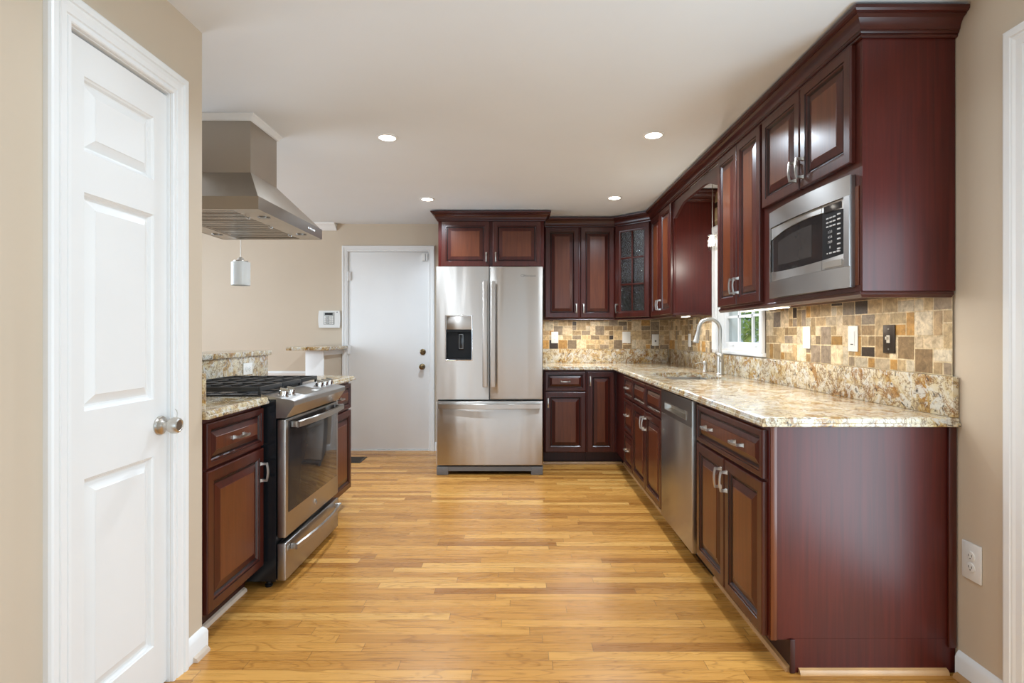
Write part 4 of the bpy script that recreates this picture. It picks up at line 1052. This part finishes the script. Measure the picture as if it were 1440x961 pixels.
# ------------------------------------------------------------------ wall plates
def plate(name, label, Mx, u, v, kind, mat='white_plastic', wd=0.072, ht=0.118, cat='outlet', group='wall plates'):
    o = Mx @ Vector((u, v-ht/2, 0))
    r = thing(name, label, cat, o, group)
    MB(Mx).box(u-wd/2, u+wd/2, v-ht/2, v+ht/2, 0.0003, 0.006, 0.0025).build('plate', mat, r)
    dk = 'black_plastic' if mat != 'register' else 'white_plastic'
    if kind == 'duplex' or kind == 'wide_duplex':
        vert = kind == 'duplex'
        for s in (-1, 1):
            du, dv = (0, s*0.0195) if vert else (s*0.0195, 0)
            f = MB(Mx); f.lathe([(0.0165, 0.0061), (0.0165, 0.0085), (0.015, 0.009), (0, 0.009)], (u+du, v+dv, 0), (0, 0, 1), 20); fo = f.build('receptacle', mat, r)
            f = MB(Mx)
            for q in ((-0.006, 0.002), (0.006, 0.002)):
                a_, b_ = (q if vert else (q[1], q[0]))
                hu, hv = (0.0011, 0.004) if vert else (0.004, 0.0011)
                f.box(u+du+a_-hu, u+du+a_+hu, v+dv+b_-hv, v+dv+b_+hv, 0.0088, 0.0093)
            f.lathe([(0.0022, 0.0088), (0.0022, 0.0093)], (u+du, v+dv-0.008, 0) if vert else (u+du-0.008, v+dv, 0), (0, 0, 1), 10)
            f.build('slots', 'black_plastic', fo)
    elif kind == 'rocker':
        MB(Mx).box(u-0.017, u+0.017, v-0.034, v+0.034, 0.0062, 0.009, 0.0015).build('rocker', mat, r)
    elif kind == 'dimmer':
        MB(Mx).box(u-0.017, u+0.017, v-0.034, v+0.034, 0.0062, 0.0085, 0.0015).build('rocker', mat, r)
        MB(Mx).box(u-0.010, u+0.010, v-0.028, v-0.024, 0.0086, 0.0092).build('slot', 'black_plastic', r)
    elif kind == 'toggle':
        MB(Mx).box(u-0.010, u+0.010, v-0.016, v+0.016, 0.0062, 0.0085, 0.001).build('toggle_mount', 'almond', r)
        MB(Mx).box(u-0.004, u+0.004, v-0.002, v+0.010, 0.0086, 0.018, 0.001).build('toggle', 'almond', r)
        for s in (-1, 1): MB(Mx).lathe([(0.004, 0.0061), (0.0035, 0.0075), (0, 0.0075)], (u, v+s*0.042, 0), (0, 0, 1), 10).build('screw', 'nickel', r)
    elif kind == 'jack':
        MB(Mx).box(u-0.008, u+0.008, v-0.020, v+0.000, 0.0062, 0.0085, 0.001).build('jack', 'gray_plastic', r)
    return r
FBW = frame((0, YB-0.0092, 0), (0, -1, 0))
plate('outlet', 'white outlet on the far tile next to the refrigerator', FBW, 0.353, 1.172, 'duplex')
plate('light_switch', 'wide white rocker switch plate in middle of far tile', FBW, 1.092, 1.172, 'rocker', wd=0.085, cat='switch')
plate('phone_jack', 'white jack plate on far tile near the inside corner', FBW, 1.392, 1.145, 'jack', cat='wall plate')
FRW = frame((XR-0.0092, 0, 0), (-1, 0, 0))
plate('light_switch', 'white switch on the sink wall tile between corner and faucet', FRW, -4.93, 1.150, 'rocker', cat='switch')
plate('light_switch', 'white rocker switch plate on tile closest to the sink window', FRW, -2.915, 1.185, 'rocker', cat='switch')
plate('light_switch', 'white dimmer switch plate between rocker plate and black plate', FRW, -2.508, 1.182, 'dimmer', cat='switch')
plate('light_switch', 'black switch plate with almond toggle on travertine tile', FRW, -2.262, 1.182, 'toggle', mat='register', cat='switch')
FRW2 = frame((XR-0.0005, 0, 0), (-1, 0, 0))
plate('outlet', 'white outlet low on the beige wall beside the cabinet end', FRW2, -1.858, 0.424, 'duplex', wd=0.080, ht=0.128)
FPW = frame((PW+0.0225, 0, 0), (1, 0, 0))
plate('outlet', 'white sideways outlet on granite facing behind the range', FPW, 3.60, 0.975, 'wide_duplex', wd=0.118, ht=0.076)

# ------------------------------------------------------------------ alarm keypad, floor register
r = thing('alarm_keypad', 'white alarm keypad on the beige wall beside the door frame', 'keypad', (-1.967, YB, 1.27))
F = frame((-2.083, YB, 0), (0, -1, 0)); W = 0.226
q = []; m = 10
pts = []
for i in range(m+1):
    a = i/m; pts.append((0.008-0.008*math.sin(PI*a), 1.272+0.176*a))
for i in range(m+1):
    a = 1-i/m; pts.append((W-0.008+0.008*math.sin(PI*a), 1.272+0.176*a))
mb = MB(F); mb.prism(pts, 2, 0.0005, 0.026)
kc = mb.build('case', 'white_plastic', r, angle=0.5)
mb = MB(F); mb.box(0.055, 0.168, 1.305, 1.432, 0.0262, 0.0285, 0.001); kb = mb.build('face', 'lcd', kc)
MB(F).box(0.070, 0.150, 1.405, 1.424, 0.0287, 0.0295).build('display', 'black_plastic', kb)
mb = MB(F)
for i in range(4):
    for j in range(4): mb.box(0.064+j*0.025, 0.082+j*0.025, 1.312+i*0.021, 1.327+i*0.021, 0.0287, 0.0305, 0.001)
mb.build('buttons', 'white_plastic', kb)
text('digits', '1 2 3\n4 5 6\n7 8 9\n* 0 #', F, 0.098, 1.3505, 0.0306, 0.020, 'print_gray', kb, line=1.05)
MB(F).box(0.190, 0.200, 1.428, 1.436, 0.0262, 0.0275).build('indicator', 'print_gray', kc)
r = thing('floor_register', 'dark metal floor vent between range cabinets and white door', 'vent', (-1.62, 5.21, 0))
mb = MB(); mb.rings(-1.76, -1.50, 5.08, 5.33, [(0, 0.0005), (0.004, 0.005), (0.022, 0.006), (0.026, 0.003)], fill=True); mb.build('frame', 'register', r)
mb = MB()
for i in range(12): mb.box(-1.732+0.0175*i, -1.732+0.0175*i+0.007, 5.11, 5.30, 0.0031, 0.0058)
mb.build('louver', 'register', r)

# ------------------------------------------------------------------ lamps
def recessed(label, x, y):
    r = thing('recessed_light', label, 'ceiling light', (x, y, CZ), 'recessed ceiling lights')
    MB().lathe([(0.047, -0.001), (0.062, -0.001), (0.062, -0.004), (0.054, -0.007), (0.047, -0.006)], (x, y, CZ), Z, 32, cap=False).build('trim_ring', 'white', r)
    MB().lathe([(0.0465, -0.0015), (0.0465, -0.004), (0.02, -0.0045), (0, -0.0045)], (x, y, CZ), Z, 32).build('lens', 'can_lens', r)
    l = area('recessed_lamp', (0, 0, -0.012), (0, 0, 0), 0.09, 0.09, CAN_POWER, CAN_COL, 'DISK', math.radians(150)); l.parent = r
recessed('lit recessed light beside the range hood chimney', -0.773, 3.157)
recessed('lit recessed light beside the arched valance and tall cabinets', 0.763, 3.12)
recessed('lit recessed light in front of the white door and refrigerator', -0.787, 4.594)
recessed('lit recessed light in front of the glass corner cabinet', 0.785, 4.547)
for x, y in ((-0.55, 1.5), (0.55, 1.5), (-0.55, -0.4), (0.55, -0.4)):
    area('recessed_lamp', (x, y, CZ-0.012), (0, 0, 0), 0.09, 0.09, CAN_POWER*0.3, CAN_COL, 'DISK', math.radians(150))

r = thing('pendant_lamp', 'white frosted cylinder pendant hanging beyond the range hood', 'pendant lamp', (-1.97, 3.83, 1.548))
px, py = -1.97, 3.83
MB().lathe([(0.060, 1.548), (0.062, 1.552), (0.062, 1.708), (0.058, 1.712), (0.056, 1.706), (0.057, 1.55), (0.056, 1.548)], (px, py, 0), Z, 32, cap=False).build('shade', 'frosted', r)
MB().lathe([(0.0, 1.7125), (0.048, 1.7125), (0.048, 1.720), (0.024, 1.724), (0.018, 1.740), (0.006, 1.746), (0, 1.746)], (px, py, 0), Z, 24).build('cap', 'nickel', r)
MB().tube([(px, py, 1.7465), (px, py, CZ-0.022)], 0.0022, 8).build('cord', 'nickel', r)
MB().lathe([(0.0, -0.0215), (0.02, -0.0215), (0.055, -0.010), (0.06, -0.001), (0, -0.001)], (px, py, CZ), Z, 24).build('canopy', 'nickel', r)
px, py = 1.365, 3.87
r = thing('pendant_lamp', 'small lit clear glass pendant over the sink behind the valance', 'pendant lamp', (px, py, 1.80))
MB().box(px-0.027, px+0.027, py-0.027, py+0.027, 1.797, 1.802).box(px-0.027, px-0.023, py-0.027, py+0.027, 1.8025, 1.902).box(px+0.023, px+0.027, py-0.027, py+0.027, 1.8025, 1.902).box(px-0.0228, px+0.0228, py-0.027, py-0.023, 1.8025, 1.902).box(px-0.0228, px+0.0228, py+0.023, py+0.027, 1.8025, 1.902).build('shade', 'lamp_glass', r)
MB().box(px-0.027, px+0.027, py-0.027, py+0.027, 1.9025, 1.910, 0.002).build('cap', 'nickel', r)
MB().lathe([(0.009, 1.835), (0.014, 1.845), (0.014, 1.875), (0.008, 1.9), (0, 1.9)], (px, py, 0), Z, 16).build('bulb', 'bulb', r)
MB().tube([(px, py, 1.9105), (px, py, CZ-0.021)], 0.003, 8).build('cord', 'nickel', r)
MB().lathe([(0.0, -0.020), (0.05, -0.018), (0.055, -0.001), (0, -0.001)], (px, py, CZ), Z, 24).build('canopy', 'nickel', r)
ld_ = bpy.data.lights.new('pendant_glow', 'POINT'); ld_.energy = 3; ld_.color = WARM; ld_.shadow_soft_size = 0.016
lo = bpy.data.objects.new('pendant_glow', ld_); C.objects.link(lo); lo.parent = r; lo.location = (0, 0, -0.03)

def strip(label, x0, x1, y0, y1, power, z=UZ0, th=0.0):
    r = thing('under_cabinet_light', label, 'strip light', ((x0+x1)/2, (y0+y1)/2, z-0.001), 'under cabinet lights')
    MB().box(x0, x1, y0, y1, z-0.008-th, z-0.001, 0.002).build('housing', 'white_plastic', r)
    MB().box(x0+0.003, x1-0.003, y0+0.003, y1-0.003, z-0.0105-th, z-0.0085-th, 0.0008).build('lens', 'strip_lens', r)
    l = area('strip_glow', (0, 0, -0.012-th), (0, 0, 0), x1-x0-0.008, y1-y0-0.008, power, WARM); l.parent = r
strip('white lit strip light under the tall wall cabinet doors', 1.28, 1.33, 2.68, 3.18, 1.6, th=0.012)
strip('slim lit strip light hidden behind the light rail under microwave cabinet', 1.236, 1.260, 2.0, 2.52, 1.3)
strip('slim lit strip light under the double door cabinet beside refrigerator', 0.30, 0.88, 5.338, 5.362, 2.8)
strip('lit strip light under the narrow cabinet by the glass corner', 1.34, 1.37, 4.38, 4.55, 0.8)

# ------------------------------------------------------------------ garden beyond the window
struct('lawn', MB().box(XR+0.4, 14, -3, 16, -0.35, -0.3).build('lawn', 'lawn'))
mb = MB()
for i in range(60):
    y = 6.0+i*0.16
    mb.box(6.2+0.006*(i % 2), 6.23+0.006*(i % 2), y, y+0.15, -0.3, 2.6)
tag(mb.build('garden_fence', 'fence', loc=(6.2, 6.0, -0.3)), 'gray blue board fence seen through the sink window', 'fence')
rnd = random.Random(3)
r = thing('garden_shrub', 'bright green leafy shrub seen through the sink window', 'shrub', (3.35, 8.0, -0.3))
mb = MB()
for i in range(1500):
    d = Vector((rnd.gauss(0, 1), rnd.gauss(0, 1), rnd.gauss(0, 1))).normalized()*rnd.uniform(0.55, 1.0)
    p = Vector((3.35, 8.0, 1.05))+Vector((d.x*0.62, d.y*0.62, d.z*1.0))
    a = Vector((rnd.gauss(0, 1), rnd.gauss(0, 1), rnd.gauss(0, 1))).normalized(); b = a.orthogonal().normalized(); c = a.cross(b)
    s = rnd.uniform(0.035, 0.06)
    mb.faces([p-b*s*1.4, p+c*s*0.6+a*0.006, p+b*s*1.4, p-c*s*0.6+a*0.006], [[0, 1, 2], [0, 2, 3]])
mb.build('foliage', 'leaf', r, recalc=False)
MB().tube([(3.35, 8.0, -0.3), (3.36, 8.0, 0.4), (3.34, 8.02, 1.0)], [0.05, 0.04, 0.02], 10).build('stem', 'stem', r)
